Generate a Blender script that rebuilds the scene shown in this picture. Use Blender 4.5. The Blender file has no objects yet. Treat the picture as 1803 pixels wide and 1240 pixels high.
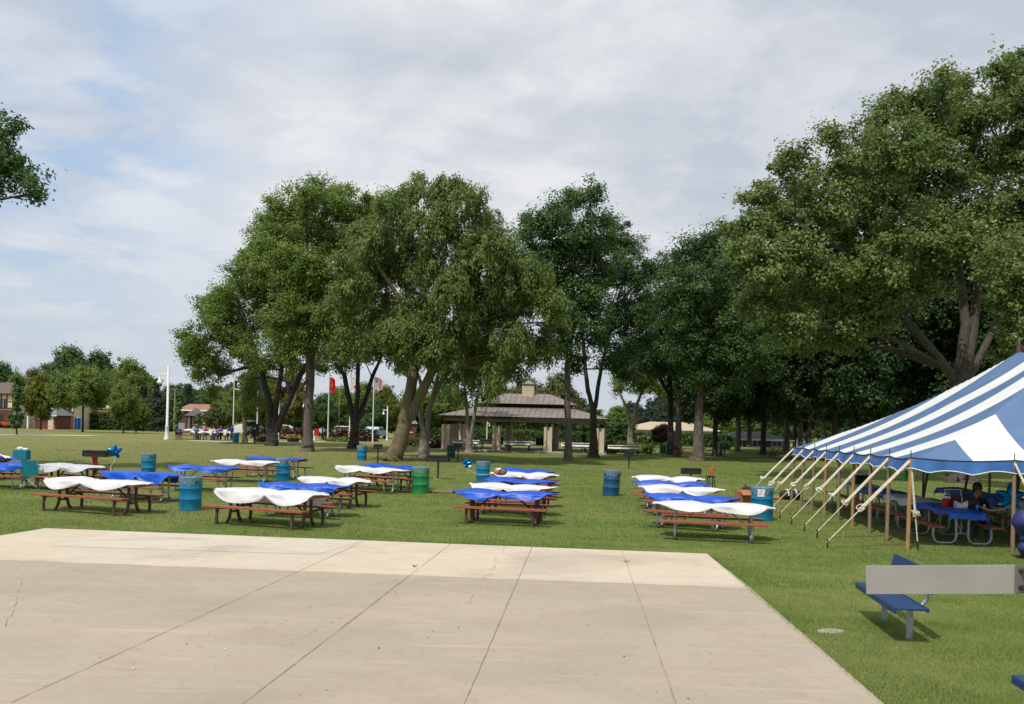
import bpy, bmesh, math, random
import numpy as np
from mathutils import Vector, Matrix
R = math.radians
SC = bpy.context.scene
COL = SC.collection
random.seed(7); RNG = np.random.default_rng(7)

# ------------------------------------------------------------------ camera
FPX, CX, HY, EYE, ROLL = 1628.0, 901.5, 738.0, 2.68, R(1.4)
cam = bpy.data.cameras.new('camera'); camo = bpy.data.objects.new('camera', cam); COL.objects.link(camo)
cam.sensor_width = 36; cam.lens = 36*FPX/1803; cam.shift_y = (HY-620)/1803
cam.clip_start = 0.1; cam.clip_end = 4000
camo.matrix_world = Matrix.Translation((0, 0, EYE)) @ Matrix.Rotation(R(90), 4, 'X') @ Matrix.Rotation(ROLL, 4, 'Z')
SC.camera = camo

# ------------------------------------------------------------------ sky and sun
TOSUN = Vector((-0.50, -0.87, 0)).normalized()
ELEV = R(57)
world = bpy.data.worlds.new('World'); SC.world = world; world.use_nodes = True
def build_sky():
    nt = world.node_tree; n = nt.nodes; l = nt.links; n.clear()
    out = n.new('ShaderNodeOutputWorld'); bg = n.new('ShaderNodeBackground'); bg.inputs['Strength'].default_value = 0.1
    sky = n.new('ShaderNodeTexSky'); sky.sky_type = 'NISHITA'; sky.sun_disc = False
    sky.sun_elevation = ELEV; sky.sun_rotation = math.atan2(TOSUN.x, TOSUN.y); sky.air_density = 1.0; sky.dust_density = 1.5
    tc = n.new('ShaderNodeTexCoord'); sep = n.new('ShaderNodeSeparateXYZ'); l.new(tc.outputs['Generated'], sep.inputs[0])
    def m(op, a, b=None, c=None):
        q = n.new('ShaderNodeMath'); q.operation = op
        for i, v in enumerate((a, b, c)):
            if v is None: continue
            if isinstance(v, (int, float)): q.inputs[i].default_value = v
            else: l.new(v, q.inputs[i])
        return q.outputs[0]
    den = m('ADD', m('MAXIMUM', sep.outputs['Z'], 0.0), 0.16)
    cmb = n.new('ShaderNodeCombineXYZ'); l.new(m('DIVIDE', sep.outputs['X'], den), cmb.inputs[0]); l.new(m('DIVIDE', sep.outputs['Y'], den), cmb.inputs[1])
    def noise(scale, det, rough, off, dist=0.0):
        mp = n.new('ShaderNodeMapping'); mp.inputs['Location'].default_value = off; l.new(cmb.outputs[0], mp.inputs['Vector'])
        q = n.new('ShaderNodeTexNoise'); q.inputs['Scale'].default_value = scale; q.inputs['Detail'].default_value = det
        q.inputs['Roughness'].default_value = rough; q.inputs['Distortion'].default_value = dist; l.new(mp.outputs[0], q.inputs['Vector']); return q.outputs['Fac']
    def ramp(v, a, b):
        q = n.new('ShaderNodeMapRange'); q.interpolation_type = 'SMOOTHSTEP'; q.inputs['From Min'].default_value = a; q.inputs['From Max'].default_value = b
        l.new(v, q.inputs['Value']); return q.outputs['Result']
    def mix(f, a, b):
        q = n.new('ShaderNodeMix'); q.data_type = 'RGBA'
        for s, v in ((0, f), (6, a), (7, b)):
            if isinstance(v, tuple): q.inputs[s].default_value = v + (1,)
            elif isinstance(v, float): q.inputs[s].default_value = v
            else: l.new(v, q.inputs[s])
        return q.outputs[2]
    cover = ramp(noise(0.9, 8, 0.6, (3.1, 1.7, 0), 0.3), 0.06, 0.34)
    # thinner cloud towards the left of the view
    cover = m('MULTIPLY', cover, ramp(m('ADD', sep.outputs['X'], m('MULTIPLY', noise(1.8, 5, 0.55, (-4, 3, 0)), 0.6)), -0.24, 0.14))
    cover = m('MAXIMUM', cover, m('MULTIPLY', ramp(noise(2.2, 5, 0.6, (9, 2, 0), 0.5), 0.34, 0.60), 0.8))
    shade = m('ADD', m('MULTIPLY', ramp(noise(0.8, 4, 0.5, (12.1, -4.7, 0), 0.2), 0.36, 0.62), 0.62), m('MULTIPLY', ramp(noise(3.0, 8, 0.6, (4.2, 2.4, 0), 0.25), 0.36, 0.66), 0.55))
    shade = m('SUBTRACT', shade, m('MULTIPLY', ramp(m('SUBTRACT', sep.outputs['X'], m('MULTIPLY', sep.outputs['Z'], 0.5)), -0.28, 0.34), 0.60))
    cloud = mix(shade, (4.9, 5.35, 6.1), (7.75, 7.8, 7.95))
    bl = n.new('ShaderNodeMix'); bl.data_type = 'RGBA'; bl.blend_type = 'MIX'; bl.inputs[0].default_value = 0.7
    l.new(sky.outputs[0], bl.inputs[6]); bl.inputs[7].default_value = (4.2, 5.9, 8.3, 1)
    c = mix(cover, bl.outputs[2], cloud)
    low = ramp(sep.outputs['Z'], 0.30, -0.02)
    c = mix(m('MULTIPLY', low, 0.85), c, (5.35, 5.85, 6.45))
    l.new(c, bg.inputs['Color']); l.new(bg.outputs[0], out.inputs[0])
build_sky()
sl = bpy.data.lights.new('sun', 'SUN'); sl.energy = 3.1; sl.angle = R(0.6); sl.color = (1.0, 0.94, 0.85)
so = bpy.data.objects.new('sun', sl); COL.objects.link(so)
sdir = TOSUN*math.cos(ELEV) + Vector((0, 0, math.sin(ELEV)))
so.rotation_euler = sdir.to_track_quat('Z', 'Y').to_euler(); so.location = sdir*100
SC.view_settings.view_transform = 'Standard'; SC.view_settings.look = 'None'; SC.view_settings.gamma = 1; SC.view_settings.exposure = 0.15

# ------------------------------------------------------------------ helpers
def lin(r, g, b):
    f = lambda c: (c/255/12.92 if c/255 <= 0.04045 else ((c/255+0.055)/1.055)**2.4)
    return (f(r), f(g), f(b))
def ray(px, py):
    a, b = px-CX, HY-py
    return ((a*math.cos(ROLL)-b*math.sin(ROLL))/FPX, (b*math.cos(ROLL)+a*math.sin(ROLL))/FPX)
def sstep(t): t = min(1, max(0, t)); return t*t*(3-2*t)
def hgt(x, y): return -1.5*sstep((y-95)/105)
def W(px, py, d):                      # point of a picture ray at depth d
    x, z = ray(px, py); return Vector((x*d, d, EYE+z*d))
def PZ(px, py, z):                     # point of a picture ray on the level z
    x, s = ray(px, py); d = (z-EYE)/s; return Vector((x*d, d, z))
def gp(px, py):                        # point of a picture ray on the ground
    z = 0.0
    for _ in range(30):
        x, s = ray(px, py); d = min((z-EYE)/min(s, -1e-4), 400); z = z*0.5+0.5*hgt(x*d, d)
    return Vector((x*d, d, hgt(x*d, d)))
def GX(px, d):                         # ground point at depth d below picture column px (horizon row)
    x, _ = ray(px, HY); return Vector((x*d, d, hgt(x*d, d)))

class MB:
    def __init__(s): s.v = []; s.f = []; s.m = []; s.sm = []
    def add(s, vs, fs, mi=0, smooth=False):
        o = len(s.v); s.v += [tuple(q) for q in vs]
        for f in fs: s.f.append(tuple(i+o for i in f)); s.m.append(mi); s.sm.append(smooth)
        return s
    def box(s, c, size, rz=0, mi=0, mat=None, bev=0.0):
        bm = bmesh.new(); bmesh.ops.create_cube(bm, size=1)
        bmesh.ops.scale(bm, vec=size, verts=bm.verts)
        if bev: bmesh.ops.bevel(bm, geom=list(bm.edges), offset=bev, segments=2, affect='EDGES', profile=0.7)
        M = Matrix.Translation(c) @ (mat if mat is not None else Matrix.Rotation(rz, 4, 'Z'))
        bmesh.ops.transform(bm, matrix=M, verts=bm.verts); bm.verts.index_update()
        s.add([v.co[:] for v in bm.verts], [[v.index for v in f.verts] for f in bm.faces], mi); bm.free(); return s
    def tube(s, pts, rad, n=8, mi=0, cap=True, flat=1.0):
        pts = [Vector(p) for p in pts]
        if not isinstance(rad, (list, tuple)): rad = [rad]*len(pts)
        vs = []; fs = []; up = None
        for i, p in enumerate(pts):
            t = (pts[min(i+1, len(pts)-1)]-pts[max(i-1, 0)]).normalized()
            if up is None: up = Vector((0, 0, 1)) if abs(t.z) < 0.9 else Vector((0, 1, 0))
            a = t.cross(up).normalized(); b = a.cross(t).normalized(); up = b
            for k in range(n):
                w = 2*math.pi*k/n; vs.append(p+(a*math.cos(w)+b*math.sin(w)*flat)*rad[i])
        for i in range(len(pts)-1):
            for k in range(n):
                k2 = (k+1) % n; fs.append((i*n+k, i*n+k2, (i+1)*n+k2, (i+1)*n+k))
        s.add(vs, fs, mi, True)
        if cap: s.add(vs[:n], [tuple(range(n))[::-1]], mi); s.add(vs[-n:], [tuple(range(n))], mi)
        return s
    def lathe(s, prof, n=24, c=(0, 0, 0), mi=0, smooth=True, cap=True):
        c = Vector(c); vs = []; fs = []
        for r, z in prof:
            for k in range(n):
                w = 2*math.pi*k/n; vs.append(c+Vector((r*math.cos(w), r*math.sin(w), z)))
        for i in range(len(prof)-1):
            for k in range(n):
                k2 = (k+1) % n; fs.append((i*n+k, i*n+k2, (i+1)*n+k2, (i+1)*n+k))
        s.add(vs, fs, mi, smooth)
        if cap and prof[-1][0] > 1e-3: s.add(vs[-n:], [tuple(range(n))], mi)
        if cap and prof[0][0] > 1e-3: s.add(vs[:n], [tuple(range(n))[::-1]], mi)
        return s
    def ball(s, c, r, mi=0, n=12, sc=(1, 1, 1)):
        pr = [(max(1e-4, math.sin(math.pi*i/n))*r, -math.cos(math.pi*i/n)*r) for i in range(n+1)]
        o = len(s.v); s.lathe(pr, n*2, (0, 0, 0), mi, cap=False)
        for i in range(o, len(s.v)): v = s.v[i]; s.v[i] = (v[0]*sc[0]+c[0], v[1]*sc[1]+c[1], v[2]*sc[2]+c[2])
        return s
    def grid(s, fn, nu, nv, mi=0, smooth=True):
        vs = [fn(i/nu, j/nv) for j in range(nv+1) for i in range(nu+1)]
        fs = [(j*(nu+1)+i, j*(nu+1)+i+1, (j+1)*(nu+1)+i+1, (j+1)*(nu+1)+i) for j in range(nv) for i in range(nu)]
        return s.add(vs, fs, mi, smooth)
    def prism(s, poly, z0, z1, mi=0):
        n = len(poly); vs = [(p[0], p[1], z0) for p in poly]+[(p[0], p[1], z1) for p in poly]
        return s.add(vs, [tuple(range(n))[::-1], tuple(range(n, 2*n))]+[(i, (i+1) % n, n+(i+1) % n, n+i) for i in range(n)], mi)
    def xf(s, M):
        s.v = [tuple(M @ Vector(v)) for v in s.v]; return s
    def mesh(s, name, mats):
        me = bpy.data.meshes.new(name); me.from_pydata(s.v, [], s.f)
        for m in (mats if isinstance(mats, (list, tuple)) else [mats]): me.materials.append(m)
        me.polygons.foreach_set('material_index', s.m); me.polygons.foreach_set('use_smooth', s.sm); me.update(); return me
    def build(s, name, mats, parent=None, **kw): return put(name, s.mesh(name, mats), parent, **kw)
def put(name, me, parent=None, label=None, cat=None, group=None, kind=None, loc=None, rz=None):
    o = bpy.data.objects.new(name, me); COL.objects.link(o)
    if parent is not None: o.parent = parent
    tag(o, label, cat, group, kind)
    if loc is not None: o.location = loc
    if rz is not None: o.rotation_euler = (0, 0, rz)
    return o
def tag(o, label=None, cat=None, group=None, kind=None):
    if label: o['label'] = label
    if cat: o['category'] = cat
    if group: o['group'] = group
    if kind: o['kind'] = kind
def thing(name, label, cat, loc=(0, 0, 0), rz=0.0, group=None):
    return put(name, None, None, label, cat, group, None, loc, rz)
def dup(o, label=None, group=None, loc=None, rz=None, scale=None):
    def cp(a, par):
        c = a.copy(); COL.objects.link(c)
        if par is not None: c.parent = par
        for ch in a.children: cp(ch, c)
        return c
    c = cp(o, None); tag(c, label, None, group)
    if loc is not None: c.location = loc
    if rz is not None: c.rotation_euler = (0, 0, rz)
    if scale is not None: c.scale = scale if isinstance(scale, (tuple, list)) else (scale,)*3
    return c

# ------------------------------------------------------------------ materials
def mat(name, c1, c2=None, scale=6.0, rough=0.7, bump=0.0, metal=0.0, detail=5.0, stretch=None, lo=0.35, hi=0.65, spec=0.4, bscale=None, trans=0.0, coat=0.0):
    m = bpy.data.materials.new(name); m.use_nodes = True; nt = m.node_tree; n = nt.nodes; l = nt.links
    p = n['Principled BSDF']; p.inputs['Roughness'].default_value = rough; p.inputs['Metallic'].default_value = metal
    p.inputs['Specular IOR Level'].default_value = spec; p.inputs['Coat Weight'].default_value = coat
    p.inputs['Base Color'].default_value = c1+(1,)
    tc = n.new('ShaderNodeTexCoord'); vec = tc.outputs['Object']
    if stretch:
        mp = n.new('ShaderNodeMapping'); mp.inputs['Scale'].default_value = stretch; l.new(vec, mp.inputs[0]); vec = mp.outputs[0]
    if c2:
        t = n.new('ShaderNodeTexNoise'); t.inputs['Scale'].default_value = scale; t.inputs['Detail'].default_value = detail; l.new(vec, t.inputs['Vector'])
        r = n.new('ShaderNodeMapRange'); r.inputs['From Min'].default_value = lo; r.inputs['From Max'].default_value = hi; l.new(t.outputs['Fac'], r.inputs['Value'])
        x = n.new('ShaderNodeMix'); x.data_type = 'RGBA'; x.inputs[6].default_value = c1+(1,); x.inputs[7].default_value = c2+(1,)
        l.new(r.outputs[0], x.inputs[0]); l.new(x.outputs[2], p.inputs['Base Color'])
    if bump:
        t2 = n.new('ShaderNodeTexNoise'); t2.inputs['Scale'].default_value = bscale or scale*2; t2.inputs['Detail'].default_value = 6; l.new(vec, t2.inputs['Vector'])
        b = n.new('ShaderNodeBump'); b.inputs['Strength'].default_value = bump; b.inputs['Distance'].default_value = 0.03; l.new(t2.outputs['Fac'], b.inputs['Height']); l.new(b.outputs[0], p.inputs['Normal'])
    if trans:
        tr = n.new('ShaderNodeBsdfTranslucent'); ms = n.new('ShaderNodeMixShader'); ms.inputs[0].default_value = trans
        tr.inputs['Color'].default_value = c1+(1,); l.new(p.outputs[0], ms.inputs[1]); l.new(tr.outputs[0], ms.inputs[2]); l.new(ms.outputs[0], n['Material Output'].inputs[0])
    return m
def leafmat(name, dark, mid, light, trans=0.28, rough=0.55):
    m = bpy.data.materials.new(name); m.use_nodes = True; nt = m.node_tree; n = nt.nodes; l = nt.links
    p = n['Principled BSDF']; p.inputs['Roughness'].default_value = rough; p.inputs['Specular IOR Level'].default_value = 0.25
    a = n.new('ShaderNodeAttribute'); a.attribute_name = 'tint'
    r = n.new('ShaderNodeValToRGB'); e = r.color_ramp.elements
    e[0].position = 0.1; e[0].color = dark+(1,); e[1].position = 0.95; e[1].color = light+(1,)
    k = e.new(0.55); k.color = mid+(1,)
    l.new(a.outputs['Fac'], r.inputs[0]); l.new(r.outputs[0], p.inputs['Base Color'])
    tr = n.new('ShaderNodeBsdfTranslucent'); ms = n.new('ShaderNodeMixShader'); ms.inputs[0].default_value = trans
    l.new(r.outputs[0], tr.inputs['Color']); l.new(p.outputs[0], ms.inputs[1]); l.new(tr.outputs[0], ms.inputs[2]); l.new(ms.outputs[0], n['Material Output'].inputs[0])
    return m
M = dict(
    brown=mat('redwood_paint', lin(158, 88, 66), lin(128, 68, 52), 9, 0.65, 0.15, stretch=(0.4, 6, 6)),
    darkbrown=mat('brown_leg_paint', lin(98, 70, 58), lin(70, 50, 42), 8, 0.65, 0.1),
    galv=mat('galvanised_steel', (0.42, 0.45, 0.47), (0.3, 0.33, 0.35), 14, 0.42, 0, 0.55),
    white=mat('white_plastic_sheet', (0.80, 0.80, 0.80), (0.72, 0.73, 0.75), 3, 0.5, 0.6, bscale=5, trans=0.16),
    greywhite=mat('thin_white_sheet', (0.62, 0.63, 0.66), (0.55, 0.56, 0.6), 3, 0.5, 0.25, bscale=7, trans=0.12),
    blue=mat('blue_plastic_sheet', lin(14, 90, 202), lin(8, 64, 168), 4, 0.42, 0.7, bscale=5),
    teal=mat('teal_drum_paint', lin(6, 116, 154), lin(24, 92, 120), 7, 0.42, 0.25, lo=0.5, hi=0.85, bscale=4),
    navydrum=mat('dark_blue_drum_paint', lin(24, 80, 120), lin(34, 62, 84), 7, 0.45, 0.25, lo=0.5, hi=0.85, bscale=4),
    greendrum=mat('green_drum_paint', lin(30, 128, 70), lin(44, 96, 62), 7, 0.45, 0.25, lo=0.5, hi=0.85, bscale=4),
    darkgreen=mat('dark_green_drum_paint', lin(14, 92, 58), lin(10, 76, 50), 3, 0.45),
    liner=mat('clear_bin_liner', (0.55, 0.58, 0.6), (0.25, 0.36, 0.42), 16, 0.22, 0.6, bscale=22, trans=0.35),
    black=mat('black_steel', (0.018, 0.018, 0.019), (0.03, 0.027, 0.025), 9, 0.55, 0.1),
    soft_black=mat('black_fabric', (0.02, 0.02, 0.024), (0.035, 0.034, 0.04), 8, 0.85, 0.3),
    bark=mat('grey_bark', (0.165, 0.138, 0.110), (0.075, 0.062, 0.050), 5, 0.9, 0.9, stretch=(3, 3, 0.7), bscale=9),
    midbark=mat('brown_grey_bark', (0.105, 0.088, 0.072), (0.05, 0.042, 0.035), 5, 0.9, 0.9, stretch=(3, 3, 0.7), bscale=9),
    darkbark=mat('dark_bark', (0.06, 0.052, 0.045), (0.028, 0.024, 0.02), 5, 0.9, 0.9, stretch=(3, 3, 0.7), bscale=9),
    mossbark=mat('mossy_brown_bark', (0.190, 0.150, 0.082), (0.095, 0.076, 0.045), 5, 0.9, 0.9, stretch=(3, 3, 0.6), bscale=9),
    palebark=mat('pale_bark', (0.27, 0.24, 0.19), (0.16, 0.138, 0.105), 5, 0.9, 0.8, stretch=(3, 3, 0.6), bscale=9),
    pole=mat('weathered_pole_wood', lin(150, 128, 104), lin(118, 100, 82), 7, 0.8, 0.2, stretch=(8, 8, 0.6)),
    newpole=mat('new_pole_wood', lin(176, 136, 88), lin(148, 112, 70), 7, 0.75, 0.2, stretch=(8, 8, 0.6)),
    strap=mat('cream_webbing', lin(214, 204, 186), lin(186, 176, 158), 20, 0.85, 0.1),
    rust=mat('rusty_iron', lin(74, 50, 36), lin(48, 36, 30), 18, 0.85, 0.2),
    tentblue=mat('tent_blue_vinyl', lin(62, 110, 170), lin(50, 96, 156), 2, 0.35, 0.35, bscale=5),
    benchblue=mat('blue_coated_metal', lin(26, 62, 108), lin(20, 52, 94), 30, 0.5, 0.5, bscale=90),
    plate=mat('brushed_grey_metal', (0.37, 0.35, 0.32), (0.335, 0.317, 0.292), 5, 0.48, 0.05, 0.2),
    clampmetal=mat('dull_grey_metal', (0.20, 0.19, 0.185), (0.15, 0.145, 0.14), 6, 0.5, 0, 0.3),
    lampwhite=mat('white_lamp_paint', (0.8, 0.8, 0.8), (0.74, 0.74, 0.75), 6, 0.4),
    glass=mat('frosted_glass', (0.7, 0.7, 0.68), None, 1, 0.2),
    brick=mat('red_brick', lin(112, 68, 60), lin(88, 54, 48), 12, 0.85, 0.2, stretch=(1, 1, 3)),
    cream=mat('cream_render', lin(222, 210, 176), lin(204, 190, 156), 3, 0.85),
    timber=mat('dark_timber', lin(66, 50, 42), lin(50, 38, 32), 6, 0.8),
    shingle=mat('brown_shingle', lin(112, 98, 92), lin(92, 80, 76), 8, 0.9, 0.3),
    greyshingle=mat('grey_shingle', lin(128, 132, 134), lin(106, 110, 112), 8, 0.9, 0.3),
    redshingle=mat('tan_red_shingle', lin(160, 118, 96), lin(138, 98, 80), 8, 0.9, 0.3),
    darkglass=mat('dark_window', (0.03, 0.035, 0.04), None, 1, 0.1),
    tanmetal=mat('tan_siding', lin(196, 174, 142), lin(180, 158, 128), 3, 0.7),
    palewall=mat('pale_tan_wall', lin(214, 198, 176), lin(200, 184, 162), 2, 0.8),
    orange=mat('orange_plastic', lin(206, 92, 30), lin(180, 74, 26), 8, 0.6),
    red=mat('red_fabric', lin(176, 24, 36), lin(150, 18, 30), 8, 0.7),
    portablue=mat('portable_toilet_blue', lin(20, 104, 196), lin(16, 88, 170), 3, 0.45),
    tealfabric=mat('teal_fabric', lin(18, 126, 142), lin(14, 108, 126), 8, 0.85, 0.2),
    foil=mat('blue_foil', lin(0, 120, 205), lin(0, 96, 184), 8, 0.16, 0.5, 0.85, bscale=9),
    silverfoil=mat('silver_foil', (0.6, 0.6, 0.62), None, 1, 0.16, 0, 0.9),
    ribbon=mat('white_ribbon', (0.75, 0.74, 0.78), None, 1, 0.4),
    balloon=mat('dark_blue_balloon', lin(40, 48, 104), lin(34, 42, 92), 3, 0.5),
    cardboard=mat('cardboard', lin(168, 116, 78), lin(150, 100, 66), 5, 0.85),
    paper=mat('white_paper', (0.75, 0.75, 0.75), (0.6, 0.61, 0.64), 12, 0.6),
    plank=mat('weathered_plank', lin(164, 128, 98), lin(140, 106, 80), 6, 0.8, 0.2, stretch=(0.6, 6, 6)),
    aluminium=mat('grey_aluminium_tube', (0.5, 0.5, 0.5), (0.42, 0.42, 0.43), 9, 0.35, 0, 0.6),
    skin=mat('skin', lin(182, 124, 96), lin(168, 110, 84), 8, 0.55),
    hair=mat('dark_hair', (0.02, 0.014, 0.01), (0.035, 0.024, 0.016), 30, 0.5),
    navy=mat('navy_cloth', lin(30, 34, 62), lin(24, 27, 52), 8, 0.85),
    denim=mat('denim', lin(44, 62, 100), lin(36, 52, 86), 10, 0.85),
    whitecloth=mat('white_cloth', (0.72, 0.72, 0.72), (0.62, 0.62, 0.64), 5, 0.8),
    magenta=mat('magenta_cloth', lin(160, 30, 96), lin(140, 24, 80), 5, 0.8),
    bluecloth=mat('blue_cloth', lin(40, 76, 160), lin(30, 62, 140), 5, 0.8),
    yellowcloth=mat('pale_yellow_cloth', lin(214, 196, 140), lin(196, 178, 122), 5, 0.8),
    purple=mat('purple_cloth', lin(96, 80, 140), lin(80, 66, 122), 5, 0.8),
    leather=mat('tan_shoe', lin(150, 98, 62), lin(120, 78, 50), 8, 0.6),
    tyre=mat('tyre_rubber', (0.02, 0.02, 0.02), None, 1, 0.85),
    greybark=mat('wood_post', lin(150, 140, 126), lin(128, 118, 106), 6, 0.85, stretch=(6, 6, 0.5)),
    concrete=mat('footing_concrete', (0.36, 0.33, 0.27), (0.28, 0.25, 0.2), 6, 0.9, 0.2),
    pathmat=mat('path_concrete', (0.44, 0.40, 0.33), (0.37, 0.335, 0.275), 1.2, 0.9),
)
def liner_material():
    m = M['liner']; nt = m.node_tree; n = nt.nodes; l = nt.links; o = n['Material Output']; src = o.inputs[0].links[0].from_socket
    t = n.new('ShaderNodeBsdfTransparent'); x = n.new('ShaderNodeMixShader'); x.inputs[0].default_value = 0.55; l.new(src, x.inputs[1]); l.new(t.outputs[0], x.inputs[2]); l.new(x.outputs[0], o.inputs[0])
liner_material()
def carpaint(nm, c): return mat('car_paint_'+nm, c, None, 1, 0.25, coat=0.6)

# ------------------------------------------------------------------ ground, slab and paths
def ground_material():
    m = bpy.data.materials.new('lawn'); m.use_nodes = True; nt = m.node_tree; n = nt.nodes; l = nt.links
    p = n['Principled BSDF']; p.inputs['Roughness'].default_value = 0.95; p.inputs['Specular IOR Level'].default_value = 0.1
    tc = n.new('ShaderNodeTexCoord')
    def noise(s, d=4, st=None):
        v = tc.outputs['Object']
        if st: mp = n.new('ShaderNodeMapping'); mp.inputs['Scale'].default_value = st; l.new(v, mp.inputs[0]); v = mp.outputs[0]
        q = n.new('ShaderNodeTexNoise'); q.inputs['Scale'].default_value = s; q.inputs['Detail'].default_value = d; l.new(v, q.inputs['Vector']); return q.outputs['Fac']
    def rng(v, a, b, c=0.0, d=1.0):
        q = n.new('ShaderNodeMapRange'); q.inputs['From Min'].default_value = a; q.inputs['From Max'].default_value = b; q.inputs['To Min'].default_value = c; q.inputs['To Max'].default_value = d; q.interpolation_type = 'SMOOTHSTEP'; l.new(v, q.inputs['Value']); return q.outputs[0]
    def mx(f, a, b):
        q = n.new('ShaderNodeMix'); q.data_type = 'RGBA'
        if isinstance(f, float): q.inputs[0].default_value = f
        else: l.new(f, q.inputs[0])
        for s, v in ((6, a), (7, b)):
            if isinstance(v, tuple): q.inputs[s].default_value = v+(1,)
            else: l.new(v, q.inputs[s])
        return q.outputs[2]
    def mul(a, b):
        q = n.new('ShaderNodeMath'); q.operation = 'MULTIPLY'
        for i, v in enumerate((a, b)):
            if isinstance(v, float): q.inputs[i].default_value = v
            else: l.new(v, q.inputs[i])
        return q.outputs[0]
    c = mx(rng(noise(0.45, 5), 0.35, 0.65), G_A, G_B)
    c = mx(mul(rng(noise(2.4, 6), 0.5, 0.72), 0.6), c, G_DRY)
    c = mx(mul(rng(noise(0.13, 4, (1, 0.8, 1)), 0.5, 0.66), 0.5), c, G_DRY)
    sp = n.new('ShaderNodeSeparateXYZ'); l.new(tc.outputs['Object'], sp.inputs[0])
    far = mul(rng(sp.outputs[1], 34, 62), rng(sp.outputs[0], 2, -9))
    c = mx(mul(far, 0.62), c, mx(rng(noise(0.5, 5), 0.36, 0.62), G_BR, G_DRY))
    c = mx(mul(rng(noise(26, 6), 0.42, 0.7), 0.45), c, (0.035, 0.055, 0.012))
    l.new(c, p.inputs['Base Color'])
    b = n.new('ShaderNodeBump'); b.inputs['Strength'].default_value = 0.8; b.inputs['Distance'].default_value = 0.05; l.new(noise(38, 6), b.inputs['Height']); l.new(b.outputs[0], p.inputs['Normal'])
    return m
G_A, G_B, G_DRY, G_BR = (0.136, 0.192, 0.042), (0.185, 0.228, 0.058), (0.275, 0.255, 0.102), (0.268, 0.236, 0.110)
xs = sorted(set([-1500, -700, -350, -200]+list(range(-150, 151, 10))+[200, 350, 700, 1500]))
ys = sorted(set([-60, -20, 0]+list(range(20, 240, 8))+[300, 420, 700, 1200, 2000]))
g = MB(); g.add([(x, y, hgt(x, y)) for y in ys for x in xs], [(j*len(xs)+i, j*len(xs)+i+1, (j+1)*len(xs)+i+1, (j+1)*len(xs)+i) for j in range(len(ys)-1) for i in range(len(xs)-1)], 0, True)
g.build('ground', ground_material(), kind='structure', label='mown park lawn with dry patches', cat='lawn')

SZ = 0.03
def S(px, py): return PZ(px, py, SZ)
def line_at(a, b, y):
    t = (y-a.y)/(b.y-a.y); return a+(b-a)*t
cA, cB = S(80, 930), S(1245, 975)
rN = line_at(cB, S(1550, 1240), -2.0); lN = line_at(cA, S(0, 943), -2.0)
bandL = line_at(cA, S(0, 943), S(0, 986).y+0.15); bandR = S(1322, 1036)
def slab_material(name, c1, c2, c3):
    m = bpy.data.materials.new(name); m.use_nodes = True; nt = m.node_tree; n = nt.nodes; l = nt.links
    p = n['Principled BSDF']; p.inputs['Roughness'].default_value = 0.88; p.inputs['Specular IOR Level'].default_value = 0.25
    tc = n.new('ShaderNodeTexCoord')
    def noise(s, d, st=None, dist=0):
        v = tc.outputs['Object']
        if st: mp = n.new('ShaderNodeMapping'); mp.inputs['Scale'].default_value = st; l.new(v, mp.inputs[0]); v = mp.outputs[0]
        q = n.new('ShaderNodeTexNoise'); q.inputs['Scale'].default_value = s; q.inputs['Detail'].default_value = d; q.inputs['Distortion'].default_value = dist; l.new(v, q.inputs['Vector']); return q.outputs['Fac']
    def mx(v, a, b, x, y, k):
        r = n.new('ShaderNodeMapRange'); r.inputs['From Min'].default_value = a; r.inputs['From Max'].default_value = b; r.inputs['To Max'].default_value = k; l.new(v, r.inputs['Value'])
        q = n.new('ShaderNodeMix'); q.data_type = 'RGBA'; l.new(r.outputs[0], q.inputs[0])
        for s, u in ((6, x), (7, y)):
            if isinstance(u, tuple): q.inputs[s].default_value = u+(1,)
            else: l.new(u, q.inputs[s])
        return q.outputs[2]
    c = mx(noise(0.5, 6, (0.7, 1.3, 1)), 0.36, 0.64, c1, c2, 1)
    c = mx(noise(0.9, 5, (1, 1.6, 1), 1.5), 0.50, 0.70, c, c3, 0.85)
    c = mx(noise(0.33, 7, (1, 1.4, 1), 0.8), 0.50, 0.68, c, (0.30, 0.262, 0.205), 0.5)
    c = mx(noise(9, 6), 0.55, 0.8, c, (0.16, 0.13, 0.1), 0.25)
    c = mx(noise(2.2, 6, (0.25, 3.2, 1), 0.6), 0.6, 0.75, c, (0.52, 0.46, 0.37), 0.35)
    c = mx(noise(90, 2), 0.62, 0.78, c, (0.2, 0.17, 0.13), 0.35)
    l.new(c, p.inputs['Base Color'])
    b = n.new('ShaderNodeBump'); b.inputs['Strength'].default_value = 0.25; b.inputs['Distance'].default_value = 0.01; l.new(noise(60, 4), b.inputs['Height']); l.new(b.outputs[0], p.inputs['Normal'])
    return m
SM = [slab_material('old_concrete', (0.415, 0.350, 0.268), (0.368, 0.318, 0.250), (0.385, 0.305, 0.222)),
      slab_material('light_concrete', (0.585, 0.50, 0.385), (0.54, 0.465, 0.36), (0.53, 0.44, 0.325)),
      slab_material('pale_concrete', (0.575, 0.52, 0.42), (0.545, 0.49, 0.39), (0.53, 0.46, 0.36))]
def top(P, mi, s=None): sb.add([(q.x, q.y, SZ) for q in P], [tuple(range(len(P)))], mi)
sb = MB()
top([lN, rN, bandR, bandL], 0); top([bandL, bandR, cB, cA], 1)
edge = [lN, rN, bandR, cB, cA, bandL]
for i in range(len(edge)):
    a, b = edge[i], edge[(i+1) % len(edge)]
    sb.add([(a.x, a.y, -0.12), (b.x, b.y, -0.12), (b.x, b.y, SZ), (a.x, a.y, SZ)], [(0, 1, 2, 3)], 1)
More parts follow.
